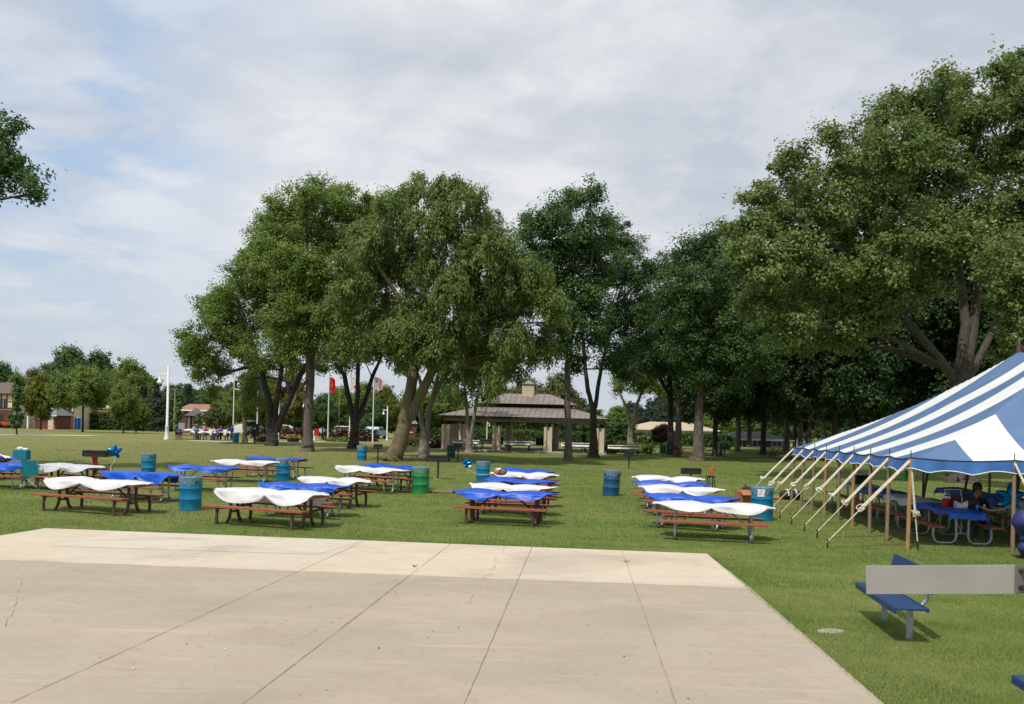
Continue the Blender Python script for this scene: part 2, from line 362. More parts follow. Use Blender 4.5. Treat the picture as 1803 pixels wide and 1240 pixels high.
slab = sb.build('concrete_slab', SM, kind='structure', label='large tan concrete slab with light far edge', cat='concrete slab')
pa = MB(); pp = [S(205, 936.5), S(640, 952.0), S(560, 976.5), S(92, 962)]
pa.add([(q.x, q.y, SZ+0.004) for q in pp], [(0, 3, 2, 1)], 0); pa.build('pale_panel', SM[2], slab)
jm = mat('joint_dirt', (0.19, 0.155, 0.115), (0.33, 0.275, 0.21), 3, 0.95)
def strip(mb, pts, w, z, wob=0.0):
    for i in range(len(pts)-1):
        a, b = Vector(pts[i]), Vector(pts[i+1]); a.z = b.z = z; t = (b-a).normalized(); nn = Vector((-t.y, t.x, 0))
        w0, w1 = w*(1+random.uniform(-wob, wob)), w*(1+random.uniform(-wob, wob))
        mb.add([a-nn*w0/2, a+nn*w0/2, b+nn*w1/2, b-nn*w1/2], [(3, 2, 1, 0)])
def dense(a, b, n, j): return [a+(b-a)*i/n+Vector((random.uniform(-j, j), random.uniform(-j, j), 0)) for i in range(n+1)]
joints = [((1095, 970), (1190, 1238)), ((937, 963), (818, 1240)), ((795, 957), (428, 1240)), ((640, 954), (20, 1238)), ((455, 947), (-60, 1080)), ((505, 947), (340, 994))]
for k, (a, b) in enumerate(joints):
    jb = MB(); strip(jb, dense(S(*a), S(*b), 40, 0.004), 0.008 if k < 4 else 0.004, SZ+0.008, 0.5); jb.build('joint', jm, slab)
jb = MB(); strip(jb, dense(bandL+(bandR-bandL)*0.002, bandL+(bandR-bandL)*0.998, 60, 0.003), 0.008, SZ+0.0085, 0.6); jb.build('joint', jm, slab)
cr = MB()
for line in ([(360, 938), (372, 950), (385, 962), (350, 976), (335, 985)], [(35, 990), (38, 1020), (30, 1050), (20, 1085), (0, 1120)], [(575, 1045), (540, 1075), (500, 1095), (460, 1120)],
             [(880, 960), (872, 985), (868, 1010), (845, 1035), (820, 1070)], [(345, 938), (362, 952), (372, 972)], [(705, 1012), (690, 1040), (705, 1058)], [(890, 962), (876, 992), (850, 1022)], [(610, 1085), (560, 1110), (500, 1140)]):
    P = [S(*q) for q in line]; Q = []
    for i in range(len(P)-1): Q += dense(P[i], P[i+1], 7, 0.03)
    keep = []
    for i in range(len(Q)-1):
        if random.random() < 0.5: strip(cr, [Q[i], Q[i+1]], 0.004, SZ+0.0065, 0.6)
cr.build('crack', mat('crack_line', (0.2, 0.16, 0.12)), slab)
lt = MB()
for i in range(60):
    px = random.uniform(0, 1400); py = random.uniform(960, 1238)
    q = S(px, py)
    if px > 1245+(py-975)*1.1: continue
    r = random.uniform(0.006, 0.02); ang = random.random()*6.28; mi = 0 if random.random() < 0.45 else 1
    pts = [(q.x+math.cos(ang+k*1.257)*r*random.uniform(0.5, 1.3), q.y+math.sin(ang+k*1.257)*r*random.uniform(0.5, 1.3), SZ+0.006+0.01*random.random()) for k in range(5)]
    lt.add(pts, [(0, 1, 2, 3, 4)], mi)
for px, py in ((730, 998), (1103, 990)):
    q = S(px, py)
    for k in range(14):
        a = random.random()*6.28; h = random.uniform(0.02, 0.06); d = Vector((math.cos(a), math.sin(a), 0))
        lt.add([q+d*0.01+Vector((0.008, 0, 0)), q+d*0.01-Vector((0.008, 0, 0)), q+d*(0.03+h)+Vector((0, 0, h))], [(0, 1, 2)], 2)
lt.build('leaf_litter', [mat('litter_pale', (0.6, 0.58, 0.54)), mat('litter_dark', (0.08, 0.06, 0.045)), mat('weed_green', (0.06, 0.1, 0.02))], kind='stuff', label='small scattered litter and weeds on the concrete slab', cat='litter')

def path(pts, w, label):
    P = [gp(*q) for q in pts]; mb = MB()
    for i in range(len(P)-1):
        a, b = P[i], P[i+1]; mb.add([a+Vector((0, -w/2, 0.012)), b+Vector((0, -w/2, 0.012)), b+Vector((0, w/2, 0.012)), a+Vector((0, w/2, 0.012))], [(0, 1, 2, 3)])
    mb.build('path', M['pathmat'], kind='structure', label=label, cat='path')
path([(-80, 765.5), (60, 766), (168, 767.5)], 4.0, 'pale path across the far left lawn')
path([(335, 776), (400, 778), (520, 778.5), (640, 777)], 3.2, 'pale concrete path beyond the trees near the flagpoles')

# grass blades
def inside(poly, X, Y):
    r = np.zeros(len(X), bool); j = len(poly)-1
    for i in range(len(poly)):
        a, b = poly[i], poly[j]
        c = ((a.y > Y) != (b.y > Y)) & (X < (b.x-a.x)*(Y-a.y)/((b.y-a.y) if abs(b.y-a.y) > 1e-9 else 1e-9)+a.x); r ^= c; j = i
    return r
def raw_mesh(name, V, F, n, mats, tint=None, smooth=False):
    me = bpy.data.meshes.new(name); nf = len(F)
    me.vertices.add(len(V)); me.vertices.foreach_set('co', V.astype(np.float32).ravel())
    me.loops.add(nf*n); me.loops.foreach_set('vertex_index', F.astype(np.int32).ravel())
    me.polygons.add(nf); me.polygons.foreach_set('loop_start', np.arange(0, nf*n, n, dtype=np.int32))
    for m in (mats if isinstance(mats, list) else [mats]): me.materials.append(m)
    if tint is not None:
        a = me.attributes.new('tint', 'FLOAT', 'FACE'); a.data.foreach_set('value', tint.astype(np.float32))
    me.update(calc_edges=True); return me
def grass():
    n = 900000; poly = [Vector(q) for q in (lN, rN, bandR, cB, cA, bandL)]
    u = RNG.random(n); y0, y1, k = 6.5, 95.0, 0.35      # more blades close by, thinning out smoothly
    y = (y0**-k+u*(y1**-k-y0**-k))**(-1/k); x = RNG.uniform(-0.72, 0.90, n)*y
    keep = ~inside(poly, x, y) & (RNG.random(n) < np.clip((95-y)/40, 0, 1)); x, y = x[keep], y[keep]
    # rim of longer blades along the slab edges
    rx, ry = [], []
    for a, b in ((cB, rN), (cA, cB), (lN, cA)):
        m_ = int((b-a).length*260); t = RNG.random(m_); q = np.abs(RNG.normal(0, 0.03, m_)); nx, ny = (b-a).normalized().y, -(b-a).normalized().x
        cxm, cym = (lN+rN+cA+cB).x/4, (lN+rN+cA+cB).y/4
        if (cxm-a.x)*nx+(cym-a.y)*ny > 0: nx, ny = -nx, -ny
        rx.append(a.x+(b.x-a.x)*t+nx*q); ry.append(a.y+(b.y-a.y)*t+ny*q)
    ex = np.concatenate(rx); ey = np.concatenate(ry); m0 = len(x); x = np.concatenate([x, ex]); y = np.concatenate([y, ey])
    n = len(x); sc = np.clip(y/13, 0.6, 4.5)
    h = (0.034+0.006*np.minimum(sc, 2))*RNG.uniform(0.35, 1.3, n); h[m0:] *= 1.5; w = 0.0065*sc
    a = RNG.uniform(0, 6.283, n); t = RNG.uniform(0, 6.283, n); ln = h*RNG.uniform(0.1, 0.9, n)
    V = np.zeros((n, 3, 3)); dx, dy = np.cos(a)*w/2, np.sin(a)*w/2
    V[:, 0] = np.stack([x-dx, y-dy, -0.004+0*x], 1); V[:, 1] = np.stack([x+dx, y+dy, -0.004+0*x], 1)
    V[:, 2] = np.stack([x+np.cos(t)*ln, y+np.sin(t)*ln, h], 1)
    patch = np.zeros(n)
    for _ in range(26):
        wl = math.exp(RNG.uniform(math.log(0.5), math.log(7.0))); th = RNG.uniform(0, 6.283); kx, ky = math.cos(th)/wl*6.283, math.sin(th)/wl*6.283
        patch += np.sin(kx*x*0.7+ky*y*1.2+RNG.uniform(0, 6.283))*wl**0.25
    patch = np.clip(0.5+patch/26*1.5, 0, 1)
    dry = np.clip((y-30)/30, 0, 1)*np.clip((2-x)/12, 0, 1)
    tint = np.clip(-0.08+0.86*patch+0.25*dry+RNG.normal(0, 0.14, n), 0, 1)
    me = raw_mesh('grass', V.reshape(-1, 3), np.arange(n*3).reshape(-1, 3), 3, leafmat('grass_blade', (0.104, 0.176, 0.038), (0.225, 0.285, 0.080), (0.43, 0.385, 0.18), 0.42, 0.6), tint)
    put('grass', me, kind='stuff', label='short grass blades of the near lawn', cat='grass')
grass()

# ------------------------------------------------------------------ trees
LEAF = dict(
    mid=leafmat('leaf_mid_green', (0.090, 0.160, 0.031), (0.182, 0.272, 0.057), (0.30, 0.35, 0.088), 0.46),
    willow=leafmat('leaf_olive_green', (0.096, 0.156, 0.038), (0.182, 0.256, 0.069), (0.28, 0.325, 0.115), 0.46),
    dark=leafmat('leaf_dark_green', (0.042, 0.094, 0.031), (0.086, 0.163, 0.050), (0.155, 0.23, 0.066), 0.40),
    cotton=leafmat('leaf_cottonwood', (0.088, 0.146, 0.035), (0.180, 0.252, 0.066), (0.34, 0.37, 0.16), 0.44),
    yellow=leafmat('leaf_yellow_green', (0.07, 0.10, 0.012), (0.15, 0.17, 0.02), (0.27, 0.25, 0.04)),
    pale=leafmat('leaf_pale_green', (0.07, 0.095, 0.03), (0.13, 0.15, 0.05), (0.22, 0.22, 0.1)),
    red=leafmat('leaf_dark_red', (0.035, 0.018, 0.012), (0.085, 0.035, 0.022), (0.13, 0.07, 0.035)),
    conifer=leafmat('needle_blue_green', (0.018, 0.036, 0.02), (0.035, 0.06, 0.034), (0.06, 0.085, 0.05), 0.1),
    deep=leafmat('leaf_shade_darkened', (0.016, 0.040, 0.013), (0.036, 0.076, 0.022), (0.075, 0.125, 0.030), 0.25),  # green darkened so the leaf colour carries the grove's canopy shade
    flower=leafmat('flower_yellow', (0.10, 0.09, 0.02), (0.42, 0.28, 0.06), (0.7, 0.62, 0.35)),
)
def leaves(cent, outw, per, crad, ll, lw, droop=0.0, squash=0.75):
    """cent Nx3 cluster centres, outw Nx3 outward directions -> verts, faces, tint"""
    n = len(cent); K = n*per
    c = np.repeat(cent, per, 0); o = np.repeat(outw, per, 0)
    off = RNG.normal(0, 1, (K, 3)); off /= np.maximum(np.linalg.norm(off, axis=1, keepdims=True), 1e-6); off *= (RNG.random((K, 1))**0.5)
    cr = np.repeat(crad*RNG.uniform(0.5, 1.5, n), per)[:, None]; st_ = np.repeat(RNG.uniform(0.0, 0.8, (n, 1)), per, 0)*o*RNG.normal(0, 1, (K, 1))*cr
    p = c+off*cr*np.array([1, 1, squash])+st_*0.7
    if droop:
        s = RNG.random((K, 1)); sw = np.repeat(RNG.uniform(0.6, 1.4, (n, 1)), per, 0)
        hor = o*np.array([1, 1, 0]); p = c+off*cr*0.62+hor*s*droop*0.5*sw+np.array([0, 0, -1.0])*(s**1.6)*droop*sw
    nrm = o*0.55+off*0.5+np.array([0, 0, 0.55])+RNG.normal(0, 0.55, (K, 3)); nrm /= np.linalg.norm(nrm, axis=1, keepdims=True)
    a = RNG.normal(0, 1, (K, 3))
    if droop: a = a*0.45+np.array([0, 0, -1.0])+o*0.3
    a -= nrm*(a*nrm).sum(1, keepdims=True); a /= np.maximum(np.linalg.norm(a, axis=1, keepdims=True), 1e-6)
    b = np.cross(nrm, a); L = (ll*RNG.uniform(0.7, 1.3, K))[:, None]; Wd = (lw*RNG.uniform(0.7, 1.3, K))[:, None]
    V = np.stack([p-a*L/2, p+b*Wd/2-a*L*0.08, p+a*L/2, p-b*Wd/2-a*L*0.08], 1).reshape(-1, 3)
    ct = np.repeat(RNG.normal(0, 0.16, n), per)
    tint = np.clip(0.5+ct+RNG.normal(0, 0.17, K), 0, 1)
    return V, tint
def crown_mesh(name, blobs, kind, per=74, crad=0.58, ll=0.18, lw=0.115, dens=1.0, droop=0.0, spread=0.0, twig=None):
    C, O = [], []
    for c, r in blobs:
        n = max(6, int(dens*27*r*r))
        u = RNG.normal(0, 1, (n, 3)); u /= np.linalg.norm(u, axis=1, keepdims=True)
        rr = r*(0.38+0.62*RNG.random(n)**0.6)[:, None]
        rr = rr*(1+0.22*np.sin(u[:, :1]*5+c[0])*np.cos(u[:, 2:]*4+c[1]))
        q = np.array(c)+u*rr*np.array([1, 1, 0.85])
        if not droop:
            shoot = (u[:, 2] > -0.1) & (RNG.random(n) < 0.22); q[shoot] += (u[shoot]*0.6+np.array([0, 0, 0.6]))*RNG.uniform(0.3, 1.15, (shoot.sum(), 1))*min(1.1, r*0.6)
        C.append(q); O.append(u)
    C = np.concatenate(C); O = np.concatenate(O)
    V, t = leaves(C, O, per, crad, ll, lw, droop)
    me = raw_mesh(name, V, np.arange(len(V)).reshape(-1, 4), 4, LEAF[kind], t)
    return me, C
def trunk_mesh(lines, barkmat, twigs=None):
    mb = MB()
    for pts, rad in lines:
        # wobble and subdivide
        P, Rr = [], []
        for i in range(len(pts)-1):
            for k in range(4):
                t = k/4; P.append(Vector(pts[i]).lerp(Vector(pts[i+1]), t)+Vector((random.uniform(-1, 1), random.uniform(-1, 1), 0))*rad[i]*0.10); Rr.append((rad[i]*(1-t)+rad[i+1]*t)*random.uniform(0.95, 1.05))
        P.append(Vector(pts[-1])); Rr.append(rad[-1])
        mb.tube(P, Rr, 10)
    return mb.mesh('trunk', barkmat)
def flare(p0, p1, r):
    """root flare at the base of a trunk"""
    d = (p1-p0); return [(p0-Vector((0, 0, 0.1)), r*1.55), (p0+d.normalized()*r*0.6, r*1.22), (p0+d.normalized()*r*2.0, r*1.05)]
NTREE = [0]
def photo_tree(name, label, d, stem, limbs, blobs, kind, bark, depth=2.2, group=None, cat='tree', tw=0.35, **kw):
    """stem/limbs: polylines of (column, row, width) in the photograph's pixels, all at about depth d; blobs: (column, row, radius)"""
    s = d/FPX
    base = W(stem[0][0], stem[0][1], d); base.z = hgt(base.x, base.y)
    root = thing(name, label, cat, base, 0, group)
    def P(q, dy=0): v = W(q[0], q[1], d+dy)-base; return v
    lines = []
    st = [P(q) for q in stem]; st[0] = Vector((0, 0, 0)); rr = [q[2]*s/2 for q in stem]
    fl = flare(st[0], st[1], rr[0]); kp = [i for i in range(1, len(st)) if st[i].z > fl[-1][0].z+0.3]; lines.append(([f[0] for f in fl]+[st[i] for i in kp], [f[1] for f in fl]+[rr[i] for i in kp]))
    for lb in limbs:
        dy = random.uniform(-1, 1)*depth*0.6; n = len(lb)
        lines.append(([P(q, dy*i/(n-1)) for i, q in enumerate(lb)], [q[2]*s/2 for q in lb]))
    bl = []
    for q in blobs:
        dy = random.uniform(-depth, depth) if len(q) < 4 else q[3]
        bl.append((P(q, dy), q[2]*s*1.12))
    # secondary limbs reaching into every part of the crown
    nodes = [(p, r) for L in lines for p, r in zip(L[0][2:], L[1][2:])] or [(st[-1], rr[-1])]
    for c, r in bl:
        if random.random() < 0.85:
            low = [q for q in nodes if q[0].z < c.z+0.3] or nodes
            p, r0 = min(low, key=lambda q: (q[0]-c).length)
            L = (c-p).length
            if L < 0.3: continue
            mid = p.lerp(c, 0.5)+Vector((random.uniform(-.1, .1)*L, random.uniform(-.1, .1)*L, 0.05*L))
            r1 = min(r0*0.55, 0.03+0.010*L, 0.10); lines.append(([p, mid, c+Vector((0, 0, r*0.3))], [r1, r1*0.65, r1*0.25]))
            for _ in range(3):
                v = Vector((random.gauss(0, 1), random.gauss(0, 1), random.gauss(0.3, 0.8))).normalized()*r*0.85
                lines.append(([mid.lerp(c, 0.5), c+v], [r1*0.4, 0.012]))
    put('trunk', trunk_mesh(lines, bark), root)
    me, _ = crown_mesh('crown', bl, kind, **kw)
    put('crown', me, root)
    return root

photo_tree('maple_tree', 'light green tree with three dark leaning stems, leftmost of the tall trees', 76,
  [(478, 785, 18), (480, 770, 17), (480, 757, 18)],
  [[(475, 762, 14), (474, 710, 12), (464, 670, 10), (452, 630, 9), (432, 570, 8), (415, 520, 5)], [(480, 760, 12), (488, 700, 10), (497, 640, 8), (490, 540, 7), (480, 450, 4)], [(486, 760, 14), (508, 705, 11), (532, 655, 9), (560, 610, 6)],
   [(456, 645, 7), (430, 648, 6), (395, 658, 4)], [(494, 668, 5), (470, 664, 4), (440, 668, 3)]],
  [(345, 608, 26), (325, 592, 14), (335, 622, 18), (385, 570, 36), (372, 540, 22), (400, 530, 28), (432, 490, 34), (415, 600, 34), (455, 560, 40), (362, 640, 26), (392, 650, 18), (440, 632, 20), (445, 440, 20), (425, 455, 14), (480, 440, 32),
   (480, 510, 42), (500, 600, 34), (470, 640, 20), (395, 515, 16), (350, 662, 14), (372, 688, 14), (520, 640, 18), (465, 400, 20)], 'mid', M['darkbark'], 2.6, dens=0.95)
photo_tree('maple_tree', 'tall tree with straight grey trunk between the triple stemmed tree and the leaning tree', 66,
  [(541, 795, 19), (542, 740, 17), (546, 660, 16), (548, 600, 14), (545, 520, 11), (540, 420, 6)],
  [[(547, 640, 9), (565, 580, 7), (600, 500, 5), (620, 430, 3)], [(547, 610, 9), (520, 560, 7), (495, 480, 5), (490, 420, 3)], [(549, 660, 6), (525, 690, 5), (512, 720, 3)]],
  [(500, 370, 28), (482, 365, 12), (538, 345, 26), (560, 330, 14), (585, 352, 32), (540, 400, 46), (495, 420, 36), (590, 420, 42), (622, 378, 24), (640, 430, 34), (520, 470, 42), (472, 475, 30), (570, 490, 42), (610, 560, 34), (545, 560, 32), (500, 560, 30), (648, 352, 9), (590, 610, 22), (505, 620, 20), (655, 378, 26), (545, 470, 34, -2.5), (550, 540, 34, -2.4), (575, 590, 26, -2.0), (520, 520, 30, -2.2), (600, 360, 24), (530, 610, 18, -1.5), (630, 490, 34)], 'mid', M['bark'], 2.6)
photo_tree('ash_tree', 'dark forked tree standing behind the small teal drum, left of the leaning tree', 74,
  [(622, 790, 17), (623, 765, 15), (625, 738, 14)],
  [[(622, 742, 10), (612, 690, 9), (606, 660, 8), (590, 640, 5)], [(626, 740, 10), (630, 690, 8), (630, 620, 7), (625, 560, 5)], [(629, 742, 9), (645, 700, 8), (655, 665, 7), (675, 620, 4)]],
  [(610, 560, 42), (582, 608, 28), (640, 605, 34), (668, 570, 36), (690, 608, 20), (602, 640, 18), (645, 628, 13), (600, 520, 34), (640, 500, 30), (560, 640, 18)], 'mid', M['darkbark'], 2.4, dens=0.9)
photo_tree('willow_tree', 'large drooping tree leaning right on a thick mossy trunk at the centre', 55,
  [(690, 813, 27), (700, 790, 25), (712, 750, 24), (716, 728, 25)],
  [[(712, 738, 21), (722, 690, 20), (732, 640, 18), (738, 560, 15), (750, 480, 11), (765, 400, 7)], [(720, 738, 20), (738, 700, 18), (760, 655, 16), (800, 590, 12), (850, 520, 9), (900, 470, 5)], [(735, 600, 10), (700, 520, 8), (660, 460, 5)]],
  [(745, 332, 20), (738, 318, 10), (790, 330, 30), (828, 345, 20), (690, 360, 22), (705, 385, 30), (760, 390, 42), (822, 395, 36), (690, 430, 42), (650, 470, 38), (720, 470, 46), (790, 470, 50), (860, 440, 38), (905, 470, 34), (920, 520, 40), (955, 500, 20), (968, 540, 18),
   (870, 530, 48), (800, 550, 50), (730, 550, 46), (660, 540, 38), (620, 500, 28), (900, 590, 32), (850, 605, 32), (780, 615, 30), (725, 610, 26), (945, 590, 18), (620, 560, 22), (670, 600, 24), (702, 630, 14), (640, 400, 18), (605, 460, 18), (930, 620, 14), (672, 352, 16), (655, 420, 30), (880, 420, 30), (935, 480, 30), (975, 520, 20), (980, 572, 18), (960, 612, 24), (910, 640, 24), (870, 655, 20), (712, 345, 20), (860, 380, 18), (620, 600, 26, -1.5), (590, 540, 24), (750, 600, 30, -2.5), (700, 580, 30, -2.5), (800, 500, 34, -3), (890, 500, 34, -2.5)],
  'willow', M['mossbark'], 3.2, crad=0.62, per=80, ll=0.25, lw=0.085, droop=0.62, dens=1.15)
photo_tree('ash_tree', 'tree with a pale lower trunk just right of the leaning tree', 61,
  [(745, 806, 19), (747, 780, 16), (749, 752, 16)],
  [[(746, 760, 8), (738, 720, 8), (742, 680, 7), (730, 640, 4)], [(751, 758, 10), (757, 715, 9), (770, 680, 8), (795, 650, 7), (820, 610, 4)], [(760, 700, 6), (775, 650, 5), (780, 600, 3)]],
  [(760, 620, 32), (800, 640, 28), (830, 600, 36), (850, 650, 24), (718, 640, 16), (790, 585, 30)], 'willow', M['palebark'], 2.2, crad=0.55, per=60, ll=0.25, lw=0.09, droop=0.55, dens=0.9)
photo_tree('willow_tree', 'small twin stemmed tree standing against the left front of the pavilion roof', 71.5,
  [(826, 800, 12), (826, 780, 11), (827, 765, 11)],
  [[(824, 768, 7), (822, 720, 6), (818, 680, 5), (800, 650, 3)], [(829, 768, 7), (834, 740, 6), (840, 700, 5), (850, 660, 3)]],
  [(815, 650, 24), (840, 682, 22), (868, 652, 26), (888, 622, 26), (860, 692, 14), (800, 690, 18), (830, 625, 28), (775, 668, 18)], 'willow', M['palebark'], 1.6, crad=0.5, per=56, ll=0.25, lw=0.09, droop=0.55, dens=0.8)
photo_tree('maple_tree', 'tall dark green tree with a slim straight pale trunk before the pavilion', 61,
  [(1000, 814, 14), (1000, 770, 12), (999, 700, 11), (1000, 640, 10), (1005, 540, 8), (1015, 420, 4)],
  [[(1000, 620, 6), (975, 540, 5), (950, 450, 3)], [(1002, 600, 6), (1030, 520, 5), (1045, 440, 3)]],
  [(990, 372, 24), (1010, 350, 18), (1035, 350, 20), (1048, 336, 9), (960, 400, 28), (932, 408, 16), (925, 392, 8), (1000, 420, 40), (942, 450, 30), (1000, 480, 42), (1042, 430, 36), (960, 520, 30), (1010, 550, 36), (1042, 520, 32), (990, 600, 28), (1062, 480, 26), (1042, 590, 28), (1010, 640, 20), (968, 370, 9), (1068, 385, 12)],
  'dark', M['bark'], 2.4, dens=1.0)
photo_tree('maple_tree', 'dark trunked forked tree at the right corner of the pavilion', 68,
  [(1045, 806, 16), (1045, 770, 13), (1045, 712, 12)],
  [[(1043, 718, 8), (1036, 690, 8), (1030, 650, 7), (1025, 560, 5)], [(1048, 718, 8), (1053, 680, 7), (1060, 640, 6), (1085, 540, 4)]],
  [(1080, 420, 26), (1105, 440, 22), (1090, 478, 36), (1125, 490, 24), (1138, 470, 12), (1112, 540, 36), (1080, 570, 32), (1132, 556, 18), (1080, 628, 28), (1118, 600, 28), (1100, 655, 18), (1075, 395, 14)], 'dark', M['darkbark'], 2.2, dens=0.95)
photo_tree('willow_tree', 'pale trunked tree with spreading forks beyond the right end of the pavilion', 96,
  [(1110, 786, 12), (1110, 765, 11), (1112, 745, 11)],
  [[(1110, 750, 7), (1102, 715, 6), (1090, 690, 4)], [(1114, 750, 7), (1120, 715, 6), (1135, 680, 4)]],
  [(1100, 652, 24), (1130, 672, 24), (1150, 640, 24), (1088, 680, 16), (1160, 680, 20), (1120, 620, 26)], 'mid', M['palebark'], 2.4, dens=0.8)
photo_tree('maple_tree', 'dark trunk beside a brown trunk behind the grove picnic tables', 78,
  [(1181, 801, 13), (1181, 760, 11), (1180, 700, 10), (1176, 620, 7)],
  [[(1180, 700, 6), (1160, 660, 5), (1145, 600, 3)]],
  [(1150, 590, 30), (1180, 560, 36), (1160, 640, 30), (1150, 525, 24), (1168, 480, 22), (1130, 640, 20)], 'dark', M['darkbark'], 2.2)
photo_tree('maple_tree', 'brown trunk forking low, just right of the dark trunk in the grove', 76,
  [(1194, 804, 14), (1194, 770, 12), (1195, 735, 11), (1198, 640, 8)],
  [[(1197, 745, 6), (1210, 705, 5), (1225, 660, 3)]],
  [(1195, 620, 34), (1212, 665, 26), (1215, 570, 34), (1200, 520, 28)], 'dark', M['bark'], 2.2)
photo_tree('maple_tree', 'tall dark green tree with pale trunk at the front of the grove', 66,
  [(1228, 813, 20), (1229, 785, 14), (1233, 700, 12), (1240, 620, 10), (1245, 500, 5)],
  [[(1240, 620, 6), (1210, 540, 4), (1205, 480, 2)], [(1240, 640, 6), (1280, 560, 5), (1300, 470, 3)]],
  [(1250, 420, 16), (1275, 408, 14), (1225, 440, 24), (1265, 450, 34), (1205, 470, 22), (1300, 432, 24), (1240, 500, 42), (1200, 530, 28), (1290, 500, 40), (1320, 470, 26), (1240, 560, 42), (1290, 570, 42), (1210, 600, 32), (1260, 620, 38), (1312, 620, 36), (1232, 660, 28), (1290, 668, 28), (1190, 445, 10), (1340, 560, 34), (1345, 640, 32)],
  'dark', M['bark'], 2.6, dens=1.05)
photo_tree('cottonwood_tree', 'huge spreading tree behind the tent with thick leaning limbs', 47,
  [(1692, 850, 40), (1690, 780, 32), (1690, 700, 30), (1692, 660, 30)],
  [[(1684, 672, 18), (1645, 622, 16), (1592, 560, 14), (1540, 500, 10), (1480, 440, 7), (1400, 380, 4)], [(1690, 668, 20), (1700, 570, 17), (1690, 480, 12), (1650, 380, 8), (1640, 260, 4)], [(1700, 668, 18), (1716, 560, 16), (1730, 420, 12), (1760, 250, 6)], [(1704, 668, 14), (1760, 560, 11), (1790, 480, 7)], [(1720, 480, 9), (1700, 400, 8), (1690, 340, 5)]],
  [(1765, 128, 22), (1790, 110, 22), (1758, 180, 34), (1800, 170, 36), (1655, 142, 20), (1688, 152, 24), (1630, 180, 30), (1602, 186, 22), (1572, 170, 12), (1650, 220, 42), (1700, 220, 40), (1560, 205, 22), (1530, 238, 28), (1590, 260, 48), (1660, 300, 52), (1740, 280, 46), (1800, 260, 46), (1510, 290, 32), (1545, 330, 48),
   (1452, 236, 10), (1472, 252, 18), (1490, 300, 28), (1402, 278, 20), (1376, 290, 20), (1412, 330, 34), (1460, 360, 45), (1350, 346, 22), (1320, 350, 14), (1370, 390, 42), (1430, 430, 46), (1332, 410, 30), (1500, 420, 50), (1580, 400, 52), (1660, 400, 46), (1740, 370, 46), (1800, 380, 46),
   (1308, 450, 26), (1360, 480, 36), (1420, 510, 42), (1490, 520, 36), (1570, 490, 34), (1600, 535, 18), (1332, 530, 30), (1392, 570, 36), (1450, 590, 24), (1290, 400, 14), (1740, 200, 26), (1870, 200, 60), (1870, 320, 60), (1870, 440, 60), (1600, 340, 40), (1480, 570, 20, -2), (1500, 570, 30, -2), (1545, 556, 26, -2.5), (1560, 515, 30, -3), (1485, 602, 18, -1), (1640, 430, 40, -4), (1700, 420, 34, -4), (1655, 495, 24, -3), (1420, 600, 24), (1540, 470, 36, -4), (1460, 480, 36, -3), (1400, 450, 34, -3)],
  'cotton', M['midbark'], 4.0, per=84, ll=0.165, lw=0.125, crad=0.50, dens=1.2)
photo_tree('cottonwood_tree', 'lighter green tree reaching in over the tent peak from the right', 40,
  [(1895, 870, 30), (1890, 760, 24), (1870, 640, 20), (1850, 560, 14)], [[(1870, 620, 12), (1820, 540, 9), (1770, 470, 5)]],
  [(1775, 440, 38), (1742, 455, 22), (1800, 500, 42), (1772, 535, 32), (1810, 590, 40), (1785, 600, 24), (1850, 450, 50), (1860, 560, 50), (1735, 480, 14), (1762, 625, 14)], 'cotton', M['bark'], 1.6, per=80, ll=0.16, lw=0.12, crad=0.5, dens=1.0)
photo_tree('oak_tree', 'dark green branch tip hanging in at the upper left edge', 38,
  [(-200, 850, 34), (-195, 700, 28), (-180, 500, 22), (-150, 380, 16)], [[(-150, 380, 12), (-80, 310, 8), (0, 290, 5), (50, 320, 3)], [(-160, 400, 12), (-90, 250, 8), (10, 240, 4)]],
  [(16, 234, 26), (32, 218, 13), (12, 268, 28), (34, 304, 24), (54, 322, 20), (66, 343, 12), (4, 305, 30), (20, 285, 24), (-40, 260, 36), (-40, 325, 32), (-90, 280, 50), (-80, 360, 34), (-150, 350, 60), (-150, 240, 50), (-220, 320, 60), (-30, 215, 26)], 'dark', M['darkbark'], 1.6, per=40, ll=0.16, lw=0.10, crad=0.36, dens=1.6)

